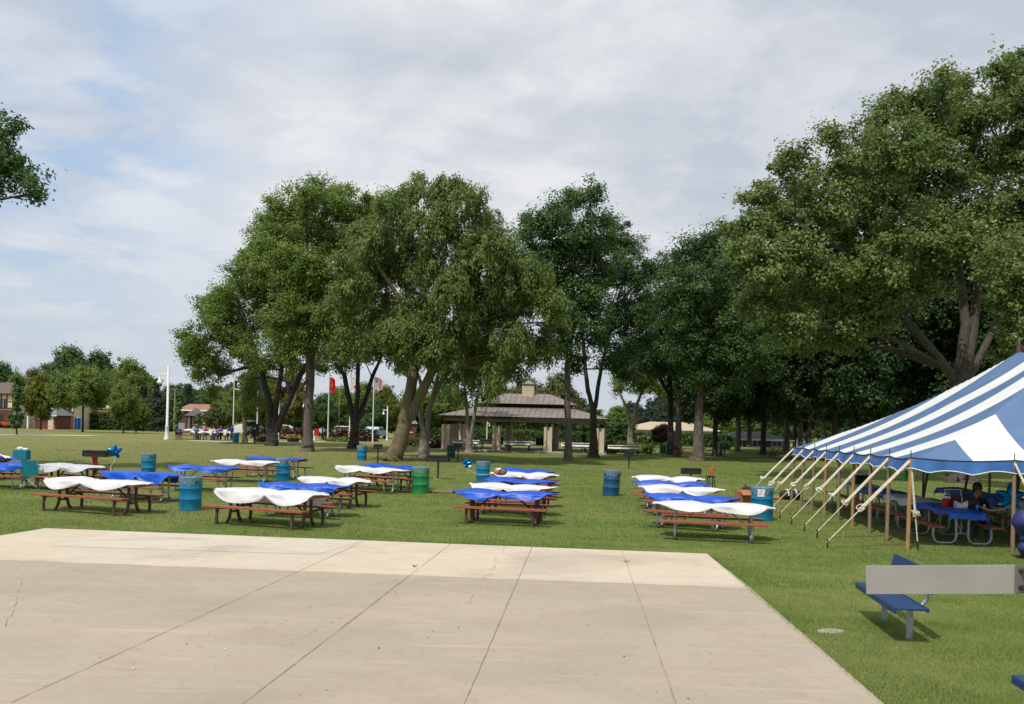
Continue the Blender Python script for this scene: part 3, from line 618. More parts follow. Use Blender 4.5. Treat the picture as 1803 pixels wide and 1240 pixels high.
# generic trees, copied
def local_tree(name, h, cw, th, kind, bark, n=16, tr=0.2, shape='round', group=None, cat='tree', label='', per=34, ll=0.34, lw=0.24, crad=0.6, dens=0.7):
    root = thing(name, label, cat, (0, 0, 0), 0, group)
    bl = []
    for i in range(n):
        t = random.random()
        if shape == 'column': w = cw/2*(0.75 if t < 0.8 else 0.5)*(0.6+0.4*math.sin(math.pi*min(1, t+0.15)))
        elif shape == 'cone': w = cw/2*(1.02-t)
        elif shape == 'spread': w = cw/2*math.sin(math.pi*min(1, 0.35+t*0.6))
        else: w = cw/2*math.sqrt(max(0.05, 1-(2*t-0.9)**2*0.9))
        r = max(0.35, cw*(0.17 if shape != 'cone' else 0.05+0.13*(1-t)))*random.uniform(0.8, 1.2)
        a = random.random()*6.283; q = max(0, w-r*0.6)*math.sqrt(random.uniform(0.3, 1))
        bl.append((Vector((math.cos(a)*q, math.sin(a)*q, th+r*0.5+(h-th-r*1.4)*t)), r))
    bl.append((Vector((0, 0, h-bl[0][1]*0.9)), bl[0][1]*0.8))
    lines = [([Vector((0, 0, -0.1)), Vector((0, 0, 0.3)), Vector((random.uniform(-.1, .1), 0, th)), Vector((0, 0, h*0.8))], [tr*1.5, tr*1.1, tr*0.8, tr*0.2])]
    for c, r in bl: lines.append(([Vector((0, 0, th+(c.z-th)*0.35)), c], [tr*0.35, 0.03]))
    put('trunk', trunk_mesh(lines, bark), root)
    me, _ = crown_mesh('crown', bl, kind, per=per, ll=ll, lw=lw, crad=crad, dens=dens); put('crown', me, root)
    root['h'] = h; root['w'] = cw
    return root
def place(first, flag, px, d, hpx, wpx, label, group=None, kind=None):
    """put a generic tree at depth d under picture column px, hpx tall and wpx wide in the photograph"""
    p = GX(px, d); sz = hpx*d/FPX/first['h']; sw = wpx*d/FPX/first['w']
    if flag: o = first; tag(o, label, None, group); o.location = p; o.rotation_euler = (0, 0, random.random()*6.28); o.scale = (sw, sw, sz)
    else: o = dup(first, label, group, p, random.random()*6.28, (sw, sw, sz))
    if kind:
        for ch in o.children:
            if ch.name.startswith('crown'): ch.material_slots[0].link = 'OBJECT'; ch.material_slots[0].material = LEAF[kind]
    return o
grove = [local_tree('grove_tree', 16, 9, 3.4, 'deep', M['darkbark'], 28, 0.24, per=50, ll=0.26, lw=0.18), local_tree('grove_tree', 16, 8, 4.0, 'deep', M['bark'], 26, 0.22, per=50, ll=0.26, lw=0.18)]  # crowns take the leaf colour with canopy shade painted in
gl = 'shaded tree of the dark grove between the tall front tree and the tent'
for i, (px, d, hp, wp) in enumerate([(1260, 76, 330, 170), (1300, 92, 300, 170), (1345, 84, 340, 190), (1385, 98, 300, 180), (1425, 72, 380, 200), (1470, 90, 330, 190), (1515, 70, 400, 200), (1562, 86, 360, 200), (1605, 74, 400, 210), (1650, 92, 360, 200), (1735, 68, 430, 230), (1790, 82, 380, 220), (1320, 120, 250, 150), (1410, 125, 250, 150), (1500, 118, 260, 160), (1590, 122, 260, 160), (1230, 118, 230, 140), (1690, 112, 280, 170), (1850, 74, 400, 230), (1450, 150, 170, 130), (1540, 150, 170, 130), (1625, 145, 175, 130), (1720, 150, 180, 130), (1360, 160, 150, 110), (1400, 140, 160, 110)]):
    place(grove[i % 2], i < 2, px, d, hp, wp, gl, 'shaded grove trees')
rnd = local_tree('round_tree', 10, 9, 2.2, 'dark', M['darkbark'], 22, 0.2)
far_spots = [(122, 190, 142, 100, 'big dark round tree towering behind the timbered houses', 'dark'), (168, 196, 134, 92, 'second dark round tree behind the houses, right of the tallest', 'dark'), (228, 185, 124, 84, 'dark brownish tree right of the timbered houses', 'mid'),
             (5, 190, 112, 60, 'dark tree at the left edge behind the house roof', 'dark'), (58, 175, 104, 64, 'pale tree showing over the left house roof', 'pale'), (28, 165, 96, 55, 'green tree beside the left house', 'mid'),
             (72, 118, 98, 66, 'bright yellow green tree left of the brick restroom', 'yellow'), (218, 106, 90, 56, 'young bright green tree left of the white lamp post', 'mid'), (240, 112, 60, 50, 'second young green tree close to the white lamp post', 'mid')]
for i, (px, d, hp, wp, lb, kd) in enumerate(far_spots): place(rnd, i == 0, px, d, hp, wp, lb, None, kd)
spr = local_tree('spreading_tree', 9, 12, 3.9, 'mid', M['darkbark'], 22, 0.2, 'spread')
place(spr, True, 146, 108, 112, 110, 'wide flat topped tree over the brick restroom', None, 'mid')
col = local_tree('columnar_tree', 8, 2.6, 1.2, 'dark', M['darkbark'], 14, 0.12, 'column', crad=0.4, per=40)
for i, (px, d, hp, wp, lb, kd) in enumerate([(30, 89, 100, 30, 'narrow dark upright tree at far left by the path', 'dark'), (313, 100, 58, 24, 'narrow young tree right of the white lamp post', 'mid'), (350, 100, 40, 20, 'small narrow tree behind the seated group', 'mid')]):
    place(col, i == 0, px, d, hp, wp, lb, None, kd)
con = local_tree('spruce_tree', 10, 5, 0.8, 'conifer', M['darkbark'], 34, 0.16, 'cone', dens=0.9)
for i, (px, d, hp, wp, lb) in enumerate([(276, 150, 92, 50, 'dark spruce behind the white lamp post'), (252, 156, 80, 44, 'dark spruce left of the white lamp post'), (330, 160, 84, 46, 'dark spruce above the brick house with the tan roof')]):
    place(con, i == 0, px, d, hp, wp, lb)
yt = [(378, 104, 58, 40, 'yellowish young tree beside the brick house', 'pale'), (398, 108, 66, 46, 'green young tree behind the leftmost flagpole', 'mid'), (432, 112, 110, 60, 'green tree behind the blue flag', 'mid'), (508, 112, 120, 66, 'bright yellow green tree behind the triple stemmed tree', 'yellow'), (472, 118, 105, 56, 'mid green tree showing between the dark stems', 'mid'),
      (568, 110, 74, 56, 'dark bushy tree right of the grey trunk', 'dark'), (598, 116, 86, 56, 'green tree behind the red flag', 'mid'), (660, 112, 70, 60, 'dark bushy tree behind the striped flag', 'dark'), (676, 118, 92, 60, 'yellow green tree behind the small lamp post', 'yellow'), (640, 122, 96, 60, 'green tree behind the white flag', 'mid'),
      (790, 130, 96, 80, 'green tree behind the left pavilion eave', 'mid'), (735, 126, 90, 80, 'green tree beyond the red brick kiosk', 'mid'), (930, 140, 110, 90, 'pale olive tree rising behind the pavilion cupola', 'pale'), (985, 128, 120, 90, 'olive tree behind the right half of the pavilion roof', 'pale'), (1085, 132, 64, 60, 'low green tree right of the pavilion', 'mid'), (880, 150, 100, 80, 'pale tree behind the left part of the pavilion ridge', 'mid')]
for px, d, hp, wp, lb, kd in yt: place(rnd, False, px, d, hp, wp, lb, None, kd)
place(rnd, False, 1168, 104, 40, 44, 'dark red leaved small tree before the tan building', None, 'red')
fart = local_tree('distant_tree', 10, 9, 0.5, 'dark', M['darkbark'], 30, 0.2, dens=0.8)
tl = 'tree of the distant tree line along the horizon'
FIRST = [True]
for i in range(76):
    px = -60+i*26+random.uniform(-10, 10)
    if 1050 < px < 1110: continue
    d = random.uniform(215, 275); hp = random.uniform(50, 78)
    if 290 < px < 340: hp = 70
    place(fart, FIRST[0], px, d, hp*(0.8 if 680 < px < 1150 else 1.0), random.uniform(56, 80), tl, 'distant tree line', random.choice(['dark', 'dark', 'mid', 'conifer'])); FIRST[0] = False

# hedges and shrubs
def shrub(name, label, p, size, kind, dens=30, ll=0.22, cat='hedge', group=None):
    mb = int(size[0]*size[1]*size[2]*dens)+int(size[0]*size[2]*dens)+10
    c = RNG.uniform(-0.5, 0.5, (mb, 3))*np.array(size); c[:, 2] += size[2]/2
    o = c/np.array(size)*2; o[:, 2] -= 0.6; o /= np.maximum(np.linalg.norm(o, axis=1, keepdims=True), 1e-3)
    V, t = leaves(c, o, 10, 0.22, ll, ll*0.6)
    V[:, 2] = np.maximum(V[:, 2], -0.02)
    return put(name, raw_mesh(name, V, np.arange(len(V)).reshape(-1, 4), 4, LEAF[kind], t), None, label, cat, group, None, p, 0)
shrub('hedge', 'dark red hedge left of the straight grey trunk', GX(490, 97), (5.6, 1.2, 1.15), 'red')
shrub('hedge', 'dark red hedge between the red flag pole and the dark forked tree', GX(592, 97), (2.8, 1.2, 1.1), 'red')
shrub('hedge', 'dark red hedge right of the dark forked tree by the flagpoles', GX(644, 96), (2.4, 1.2, 1.2), 'red')
shrub('hedge', 'long low green hedge before the tan building', GX(1200, 112), (13, 1.2, 1.6), 'dark')
shrub('hedge', 'dark green hedge behind the open pavilion', GX(880, 125), (26, 1.5, 1.5), 'dark')
shrub('hedge', 'dark hedge running behind the brick restroom and young trees', GX(215, 172), (24, 2, 3.2), 'dark', 14, 0.35)
shrub('bush', 'tan and red flowering bush at the left pavilion corner', gp(770, 789), (3.0, 1.2, 0.7), 'red', cat='bush')
shrub('bush', 'low green bush at the foot of the small lamp post', gp(722, 786), (2.0, 1.0, 0.7), 'mid', cat='bush')
shrub('bush', 'brownish bush beside the right pavilion corner', gp(1090, 797), (3.2, 1.4, 0.75), 'pale', cat='bush')
shrub('bush', 'green bush behind the post grill right of the pavilion', gp(1128, 799), (2.0, 1.2, 0.8), 'mid', cat='bush')
shrub('bush', 'large dark bush right of the pavilion roof end', GX(1085, 104), (4.2, 2.0, 2.6), 'dark', cat='bush')
shrub('bush', 'low green plants in front of the dark red hedge', gp(594, 778), (2.4, 0.8, 0.35), 'mid', cat='bush')

# ------------------------------------------------------------------ picnic tables and their sheets
def bench_plank(mb, y, L):
    mb.box((0, y-0.065, 0.43), (L, 0.12, 0.045), bev=0.006); mb.box((0, y+0.065, 0.43), (L, 0.12, 0.045), bev=0.006)
TABLES = {}
def table_mesh(style, L):
    key = (style, round(L, 2))
    if key in TABLES: return TABLES[key]
    lm = M['galv'] if style == 'galv' else M['darkbrown']; r = 0.03 if style == 'galv' else 0.04
    parts = []
    t = MB()
    for k in range(3): t.box((0, (k-1)*0.25, 0.735), (L, 0.235, 0.045), bev=0.006)
    parts.append(('tabletop', t.mesh('tabletop', M['brown'])))
    for s in (-1, 1):
        b = MB(); bench_plank(b, s*0.64, L); parts.append(('bench', b.mesh('bench', M['brown'])))
    for e in (-1, 1):
        x = e*(L/2-0.34)
        for s in (-1, 1):
            pts = [(0.64, 0.41), (0.66, 0.2), (0.63, 0.09), (0.54, 0.03), (0.25, 0.03), (0.16, 0.09), (0.13, 0.2), (0.15, 0.71)]
            m_ = MB()
            if style == 'galv': m_.tube([(x, s*a, b) for a, b in pts], r, 8)
            else: m_.tube([(x, s*0.62, 0.41), (x, s*0.66, 0.2), (x, s*0.64, 0.0)], r, 8); m_.tube([(x, s*0.13, 0.71), (x, s*0.13, 0.30), (x, s*0.18, 0.12), (x, s*0.28, 0.0)], r, 8); m_.tube([(x, s*0.62, 0.39), (x, s*0.13, 0.36)], r*0.8, 6)
            m_.tube([(x, s*0.15, 0.70), (x, s*0.36, 0.70)], r*0.8, 6); m_.tube([(x, s*0.72, 0.405), (x, s*0.5, 0.405)], r*0.7, 6)
            parts.append(('leg', m_.mesh('leg', lm)))
        m_ = MB(); m_.tube([(x, -0.13, 0.26), (x, 0.13, 0.26)], r*0.6, 6); m_.tube([(x, 0, 0.26), (x-e*0.55, 0, 0.70)], r*0.6, 6); parts.append(('brace', m_.mesh('brace', lm)))
    TABLES[key] = parts; return parts
def cloth_mesh(L, m_, drop, seed, pinch=1.0, tail=0.20):
    rn = random.Random(seed); ph = [rn.uniform(0, 6.28) for _ in range(8)]; k1, k2 = rn.uniform(0.72, 1.12), rn.uniform(0.72, 1.12); u0 = rn.uniform(-0.14, 0.14)
    side = rn.uniform(-0.05, 0.05)
    def fn(a, b):
        u = a*2-1; v = b*2-1; x = u*(L/2+tail)
        uu = max(-1, min(1, u-u0*(1-abs(u))))
        l = abs(math.sin(math.pi*min(1, abs(uu)*1.08)))*(k1 if u < 0 else k2)
        ed = sstep((abs(u)-0.82)/0.15)*(1 if pinch else 0)
        if pinch:
            pl = l**0.62; near0 = math.exp(-((u-u0)*3.2)**2); base_w = 0.41*near0+0.22*(1-near0) if abs(u) < 0.5 else 0.22
            Wd = base_w+(0.40+drop-base_w)*pl*(0.93+0.07*math.sin(7*u+ph[4]*(1 if v > 0 else 2)))
            Wd = max(Wd, base_w)
        else: near0 = 0; Wd = 0.40+drop*(0.8+0.2*math.sin(6*u+ph[4]))
        Wd = Wd*(1-ed)+(0.13+0.04*math.sin(ph[6]+u))*ed
        s = v*Wd+side*(1-ed)*l
        fold = 0.016*math.sin(9*v+ph[0]+4*u)*(1-0.6*l)+0.012*math.sin(23*v+ph[1]+9*u)*(1-l)+0.006*math.sin(15*v+11*u+ph[2])*math.sin(6*u+ph[3])+0.012*near0*math.sin(30*v+ph[5])
        puff = 0.085*l*(1-v*v)-(0.02*(1-l) if pinch else 0)*math.exp(-(u*6)**2)+0.012*math.sin(5*u+ph[2])*math.cos(3*v+ph[3])
        if abs(s) <= 0.40: y, z = s, 0.775+puff+abs(fold)
        else:
            e = abs(s)-0.40; y = math.copysign(0.40+0.30*e+0.05*math.sin(7*u+ph[4])*min(1, e*6)+fold, s); z = 0.775+puff*0.6-0.95*e
        if not pinch and abs(x) > L/2+0.02: z -= 2.0*(abs(x)-L/2-0.02); x = math.copysign(L/2+0.02+0.3*(abs(x)-L/2-0.02), x)
        z -= ed*0.02*math.sin(9*u+ph[5]); z += 0.03*ed*(abs(u)-0.86)/0.14*math.sin(ph[7])
        return (x, y, z)
    mb = MB(); mb.grid(fn, 64, 34); return mb.mesh('tablecloth', m_)
TGROUP = 'picnic tables on the lawn'; CGROUP = 'tied plastic sheets over the picnic tables'
def picnic(p, yaw, L, style, sheet, drop, tlabel, clabel, seed, pinch=1, tail=0.20, tg=TGROUP, cg=CGROUP, zs=1.0):
    t = thing('picnic_table', tlabel, 'picnic table', (p.x, p.y, hgt(p.x, p.y)), yaw, tg)
    for nm, me in table_mesh(style, L): put(nm, me, t)
    if sheet:
        put('tablecloth', cloth_mesh(L, M[sheet], drop, seed, pinch, tail), None, clabel, 'tablecloth', cg, None, (p.x, p.y, hgt(p.x, p.y)), yaw)
    return t
def from_bench(a, b):
    A, B = PZ(a[0], a[1], 0.45), PZ(b[0], b[1], 0.45); yaw = math.atan2(B.y-A.y, B.x-A.x); c = (A+B)/2+Vector((-math.sin(yaw), math.cos(yaw), 0))*0.66
    return Vector((c.x, c.y, 0)), yaw, (B-A).length
def from_cloth(a, b, tail=0.20, yaw_max=0.22):
    A, B = PZ(a[0], a[1], 0.78), PZ(b[0], b[1], 0.78); yaw = math.atan2(B.y-A.y, B.x-A.x); c = (A+B)/2
    L = (B.x-A.x)/math.cos(yaw)-2*tail; return Vector((c.x, c.y, 0)), yaw, L
spec = [  # how measured, left pixel, right pixel, legs, sheet, drop, table label, sheet label
 ('b', (58.6, 868.5), (220, 878.5), 'brown', 'white', 0.25, 'brown legged picnic table under the white sheet nearest the slab at far left', 'white sheet on the front table at far left, beside the teal camp chair'),
 ('b', (361, 889), (536, 901), 'brown', 'white', 0.36, 'brown legged picnic table right of the nearest teal drum', 'white sheet on the table right of the nearest teal drum'),
 ('b', (798, 891), (962, 898), 'brown', 'blue', 0.25, 'brown legged picnic table at the front of the middle row of tables', 'blue sheet on the front table of the middle row'),
 ('b', (1162, 916), (1353, 924.5), 'galv', 'white', 0.26, 'picnic table on galvanised legs at the front of the right row', 'white sheet on the front table of the right row, nearest the tent ropes'),
 ('c', (181, 831), (319.5, 838), 'galv', 'blue', 0.34, 'galvanised leg table behind the far left front table', 'blue sheet hanging low, just left of the nearest teal drum'),
 ('c', (295, 821.5), (424, 825), 'galv', 'blue', 0.20, 'picnic table behind the nearest teal drum with a blue sheet', 'blue sheet right of the distant teal drum, behind the nearest drum'),
 ('c', (373.7, 811), (492, 815), 'galv', 'white', 0.26, 'picnic table with a white sheet in the back of the left group', 'white sheet at the back of the left group, before the backmost blue sheet'),
 ('c', (433.6, 805.5), (541, 810.5), 'galv', 'blue', 0.16, 'backmost picnic table of the left group under the grey trunk', 'blue sheet furthest back in the left group, below the straight grey trunk'),
 ('c', (456, 853), (617, 859.5), 'galv', 'blue', 0.26, 'table behind the front white table with the teal drum behind it', 'blue sheet directly in front of the bagged teal drum'),
 ('c', (529, 841), (648, 848), 'brown', 'white', 0.20, 'table with white sheet left of the green drum, in front of the striped trunk', 'wrinkled white sheet slipped off the brown tabletop, left of the green drum'),
 ('c', (592, 822), (719, 830), 'galv', 'white', 0.22, 'galvanised leg table below the leaning tree with a white sheet', 'long white sheet below the leaning tree, left of the green drum'),
 ('c', (640, 819), (747, 826), 'brown', 'blue', 0.17, 'table under the leaning tree trunk with a blue sheet', 'blue sheet at the foot of the leaning tree trunk'),
 ('c', (827.6, 853), (979, 861), 'brown', 'white', 0.20, 'second picnic table of the middle row', 'white sheet second from the front in the middle row'),
 ('c', (850, 843), (982, 850), 'brown', 'blue', 0.14, 'third picnic table of the middle row', 'blue sheet third from the front in the middle row'),
 ('c', (865, 832.5), (983, 838.5), 'brown', 'white', 0.18, 'fourth picnic table of the middle row with a bag on it', 'white sheet in the middle row with a brown bag on its left end'),
 ('c', (873, 826), (976.5, 832), 'brown', 'blue', 0.13, 'furthest picnic table of the middle row', 'blue sheet furthest back in the middle row'),
 ('c', (1137, 871), (1303, 881), 'galv', 'blue', 0.26, 'second picnic table of the right row', 'blue sheet second from the front in the right row, beside the cardboard box'),
 ('c', (1127, 857), (1274, 863.5), 'galv', 'white', 0.26, 'third picnic table of the right row', 'white sheet third from the front in the right row'),
 ('c', (1117, 849), (1250, 855), 'galv', 'blue', 0.20, 'fourth picnic table of the right row', 'blue sheet fourth from the front in the right row'),
 ('c', (1120, 839.5), (1234, 844.5), 'galv', 'white', 0.24, 'furthest picnic table of the right row', 'white sheet furthest back in the right row, before the black grill'),
]
for i, (how, a, b, st, sh, dr, tl_, cl_) in enumerate(spec):
    p, yaw, L = from_bench(a, b) if how == 'b' else from_cloth(a, b)
    picnic(p, yaw, min(3.0, max(2.1, L)), st, sh, dr, tl_, cl_, 40+i)
p = PZ(128, 821, 0.78); picnic(p, R(-24), 2.3, 'brown', 'greywhite', 0.22, 'brown legged picnic table turned at an angle beside the red folding chair', 'greyish white sheet on the turned table left of the red folding chair', 90)
p = PZ(-6, 817, 0.78); picnic(p, R(-4), 2.6, 'galv', 'blue', 0.26, 'picnic table cut by the left edge beside the teal camp chair', 'dark blue sheet at the left edge with a cooler behind it', 91)
p = PZ(-40, 806, 0.78); picnic(p, R(-3), 2.5, 'brown', 'blue', 0.16, 'picnic table at the left edge carrying the teal cooler', 'blue sheet at the left edge under the teal cooler', 92)
LEFTTAB = p

# ------------------------------------------------------------------ drums
def drum(label, p, paint, tilt=0.0, liner=True, group='drum bins', bag=False, notice=False, s=1.0, hs=1.0):
    t = thing('drum_bin', label, 'drum', p, random.random()*0.5, group)
    b = MB(); r = 0.286
    prof = [(r-0.004, 0.0), (r+0.008, 0.012), (r+0.002, 0.03), (r, 0.05)]
    for z in (0.30, 0.585): prof += [(r, z-0.03), (r+0.014, z-0.008), (r+0.014, z+0.008), (r, z+0.03)]
    prof += [(r, 0.85), (r+0.01, 0.862), (r+0.01, 0.878), (r-0.012, 0.88), (r-0.016, 0.84), (r-0.018, 0.2), (0.001, 0.19)]
    b.lathe(prof, 32, cap=False); b.build('barrel', paint, t)
    if liner:
        def fn(a, c):
            w = a*2*math.pi; e = 0.05+0.05*math.sin(3*w+1)+0.03*math.sin(7*w)
            z = 0.90-c*(0.13+e); rr = r+0.014+0.014*math.sin(17*w+5*c)*c+0.008*c
            if c < 0.12: rr = r-0.005+c*0.12
            return (rr*math.cos(w), rr*math.sin(w), z)
        l_ = MB(); l_.grid(fn, 64, 8); l_.build('bin_liner', M['liner'], t)
    if bag:
        for c, r_ in (((-0.2, -0.21, 0.72), 0.09), ((0.24, -0.2, 0.70), 0.08)): l_ = MB(); l_.ball(c, r_, 0, 8, (0.8, 0.7, 1.5)); l_.build('plastic_bag', M['liner'], t)
    if notice:
        n_ = MB()
        def fn(a, c):
            w = R(-128)+a*R(36); return ((r+0.02)*math.cos(w), (r+0.02)*math.sin(w), 0.64+c*0.2)
        n_.grid(fn, 6, 1); n_.build('paper_notice', M['paper'], t)
    t.rotation_euler = (0, tilt, t.rotation_euler[2]) if tilt else t.rotation_euler
    if notice: t.rotation_euler = (0, 0, 0)
    t.scale = (s, s, s*hs); return t
drum('teal drum bin with clear liner nearest the concrete slab', gp(335, 898), M['teal'], s=1.02)
drum('teal drum bin alone on the rising lawn behind the left blue table', gp(261, 836), M['teal'])
drum('teal drum bin with plastic bags tied on, among the left tables', gp(498, 846), M['teal'], bag=True)
drum('small teal drum bin beside the dark forked tree', gp(637, 811), M['teal'], s=1.0)
drum('green drum bin with clear liner beside a plank', gp(740, 868.5), M['greendrum'], s=1.04)
drum('teal drum bin left of the middle row of tables', gp(850, 850), M['teal'])
drum('dark blue drum bin leaning, alone between the middle and right rows', gp(1075, 873), M['navydrum'], R(3.5), s=1.04)
drum('teal drum bin with a paper notice beside the tent ropes', gp(1341, 916), M['teal'], notice=True, s=1.06)
drum('distant teal drum bin by the seated group', gp(415, 779), M['teal'], s=0.95)
drum('dark green drum bin before the left end of the pavilion', gp(794, 806.5), M['darkgreen'], liner=False, s=0.95)
def post_bin(label, p):
    t = thing('post_bin', label, 'litter bin', p); b = MB(); b.lathe([(0.03, 0), (0.03, 0.3)], 8); b.build('post', M['black'], t)
    b = MB(); b.lathe([(0.22, 0.22), (0.25, 0.3), (0.26, 0.85), (0.27, 0.9), (0.24, 0.9), (0.23, 0.4)], 20); b.build('bin_body', M['darkgreen'], t)
post_bin('dark green bin on a short post in the grove', gp(1167, 804))
t = thing('white_bin', 'small white bin on the far lawn left of the lamp post', 'litter bin', gp(276, 758.5)); b = MB(); b.lathe([(0.28, 0), (0.33, 0.9), (0.36, 0.95), (0.36, 1.02), (0.2, 1.12)], 16); b.build('bin_body', M['lampwhite'], t)

# ------------------------------------------------------------------ grills, chairs, loose things
def grill(label, p, yaw, wide=0.55, h=0.85, group='park grills', deep=0.42, lid=False):
    t = thing('park_grill', label, 'grill', p, yaw, group)
    b = MB(); b.tube([(0, 0, -0.05), (0, 0, h)], 0.04, 8); b.build('post', M['black'], t)
    b = MB(); w, d, hh = wide, deep, 0.24
    b.box((0, 0, h+0.01), (w, d, 0.02)); b.box((0, d/2-0.008, h+hh/2), (w, 0.016, hh)); b.box((-w/2+0.008, 0, h+hh/2+0.002), (0.016, d-0.034, hh)); b.box((w/2-0.008, 0, h+hh/2+0.002), (0.016, d-0.034, hh)); b.box((0, -d/2+0.008, h+hh*0.45), (w, 0.016, hh*0.85)); b.build('fire_box', M['black'], t)
    b = MB()
    for k in range(9): b.tube([(-w/2+0.04+k*(w-0.08)/8, -d/2-0.05, h+hh+0.005), (-w/2+0.04+k*(w-0.08)/8, d/2-0.02, h+hh+0.005)], 0.008, 5)
    b.tube([(-w/2+0.02, -d/2-0.05, h+hh+0.007), (w/2-0.02, -d/2-0.05, h+hh+0.007)], 0.01, 5); b.build('grate', M['black'], t)
    return t
t = grill('wide black grill on a post with concrete footing, right of the green drum', gp(771, 844), R(-10), 0.95, 0.78, deep=0.5)
b = MB(); b.lathe([(0.2, -0.05), (0.2, 0.02)], 14); b.build('footing', M['concrete'], t)
grill('small black grill on a post before the leaning tree trunk', gp(665, 817), R(8), 0.5, 0.85)
grill('small black grill on a post next to the dark green drum', gp(806, 812), R(-5), 0.5, 0.85)
grill('rusty post grill alone on the lawn right of the pavilion', gp(1107, 826), R(10), 0.5, 0.72)
grill('wide black grill behind the red folding chair at left', gp(169, 835), R(-4), 0.95, 0.72, deep=0.5)
grill('black grill behind the furthest white sheet of the right row', gp(1216, 855), R(5), 0.8, 0.5)
grill('black grill standing in the shade of the grove', gp(1185, 806), R(5), 0.6, 0.6)
grill('wide black grill in the grove shade right of the pale trunk', gp(1275, 806), R(-5), 0.9, 0.65)

def camp_chair(label, p, yaw, fab, frame):
    t = thing('folding_chair', label, 'folding chair', p, yaw)
    b = MB()
    for s in (-1, 1):
        b.tube([(s*0.30, 0.26, 0.03), (s*-0.0, 0.27, 0.25), (-s*0.28, 0.25, 0.46)], 0.012, 6); b.tube([(s*0.30, -0.26, 0.03), (0, -0.27, 0.25), (-s*0.28, -0.25, 0.46)], 0.012, 6)
        b.tube([(s*0.30, -0.26, 0.03), (s*0.30, 0.0, 0.24), (s*0.30, 0.26, 0.44)], 0.012, 6); b.tube([(s*0.30, 0.26, 0.03), (s*0.30, 0.0, 0.26), (s*0.30, -0.27, 0.62)], 0.012, 6)
        b.tube([(s*0.28, 0.25, 0.40), (s*0.29, 0.36, 0.95)], 0.012, 6)
        b.ball((s*0.30, -0.27, 0.03), 0.022, 0, 5); b.ball((s*0.30, 0.27, 0.03), 0.022, 0, 5)
    b.build('frame', frame, t)
    b = MB(); b.grid(lambda a, c: ((a-0.5)*0.58, -0.26+c*0.52, 0.45-0.07*math.sin(math.pi*a)*math.sin(math.pi*c)), 8, 8); b.build('seat', fab, t)
    b = MB(); b.grid(lambda a, c: ((a-0.5)*0.60, 0.26+c*0.10+0.05*math.sin(math.pi*a), 0.40+c*0.55), 8, 8); b.build('backrest', fab, t)
    for s in (-1, 1):
        b = MB(); b.grid(lambda a, c: (s*0.30+(a-0.5)*0.08, -0.28+c*0.62, 0.63+0.05*c), 2, 6); b.build('armrest', fab, t)
    return t
camp_chair('teal folding camp chair seen from behind beside the left edge table', gp(62, 861), R(172), M['tealfabric'], M['aluminium'])
camp_chair('red folding camp chair beside the black grill at left', gp(182, 846), R(100), M['red'], M['black'])

t = thing('cooler', 'teal cooler with white bag on top at the left edge', 'cooler', PZ(38, 809, 0.60)); t.location.z = 0.0
q = t.location
b = MB(); b.tube([(-0.3, 0, 0), (-0.3, 0, 0.55)], 0.02, 6); b.tube([(0.3, 0, 0), (0.3, 0, 0.55)], 0.02, 6); b.box((0, 0, 0.56), (0.8, 0.5, 0.03)); b.build('stand', M['aluminium'], t)
b = MB(); b.box((0, 0, 0.78), (0.55, 0.36, 0.38), bev=0.03); b.build('body', M['tealfabric'], t)
b = MB(); b.ball((-0.06, 0, 1.02), 0.12, 0, 8, (1.2, 0.9, 0.7)); b.ball((0.14, 0.02, 1.0), 0.1, 0, 8, (1.1, 0.9, 0.6)); b.build('white_bag', M['whitecloth'], t)
b = MB(); b.grid(lambda a, c: ((a-0.5)*0.46, (c-0.5)*0.3, 0.80+0.08*math.sin(math.pi*a)+0.02*math.sin(9*c+5*a)), 12, 8); b.ball((-0.1, 0, 0.86), 0.09, 0, 8, (1.3, 0.8, 0.8)); b.build('white_bundle', M['whitecloth'], None, label='white bundle lying on the blue sheet at the left edge', cat='bundle', loc=(PZ(4, 807, 0.8).x, PZ(4, 807, 0.8).y, 0.02))

t = thing('wooden_plank', 'brown plank lying in the grass right of the green drum', 'plank', gp(774, 868.5), R(2))
b = MB(); b.box((0, 0, 0.07), (1.06, 0.16, 0.05), bev=0.005); b.build('board', M['plank'], t)
b = MB(); b.box((0.50, 0, 0.055), (0.10, 0.18, 0.11)); b.box((-0.3, 0, 0.022), (0.06, 0.14, 0.045)); b.build('bracket', M['black'], t)
t = thing('cardboard_box', 'tall brown cardboard box behind the drum with the notice', 'box', gp(1310, 903), R(8))
b = MB(); b.box((0, 0, 0.33), (0.46, 0.42, 0.66), bev=0.006); b.build('carton', M['cardboard'], t)
b = MB(); b.box((0.0, -0.33, 0.64), (0.46, 0.24, 0.008), mat=Matrix.Rotation(R(38), 4, 'X')); b.build('flap', M['cardboard'], t)
b = MB(); b.ball((0, 0, 0.07), 0.12, 0, 9, (1.2, 0.9, 0.65)); b.ball((0.22, 0.03, 0.06), 0.09, 0, 8, (1.5, 0.8, 0.6)); b.tube([(-0.02, 0, 0.12), (-0.04, 0, 0.22)], [0.03, 0.012], 6)
b.build('rubbish_bag', M['soft_black'], None, label='black bag lying on top of the cardboard box', cat='bag', loc=gp(1310, 903)+Vector((0.05, 0, 0.66)))
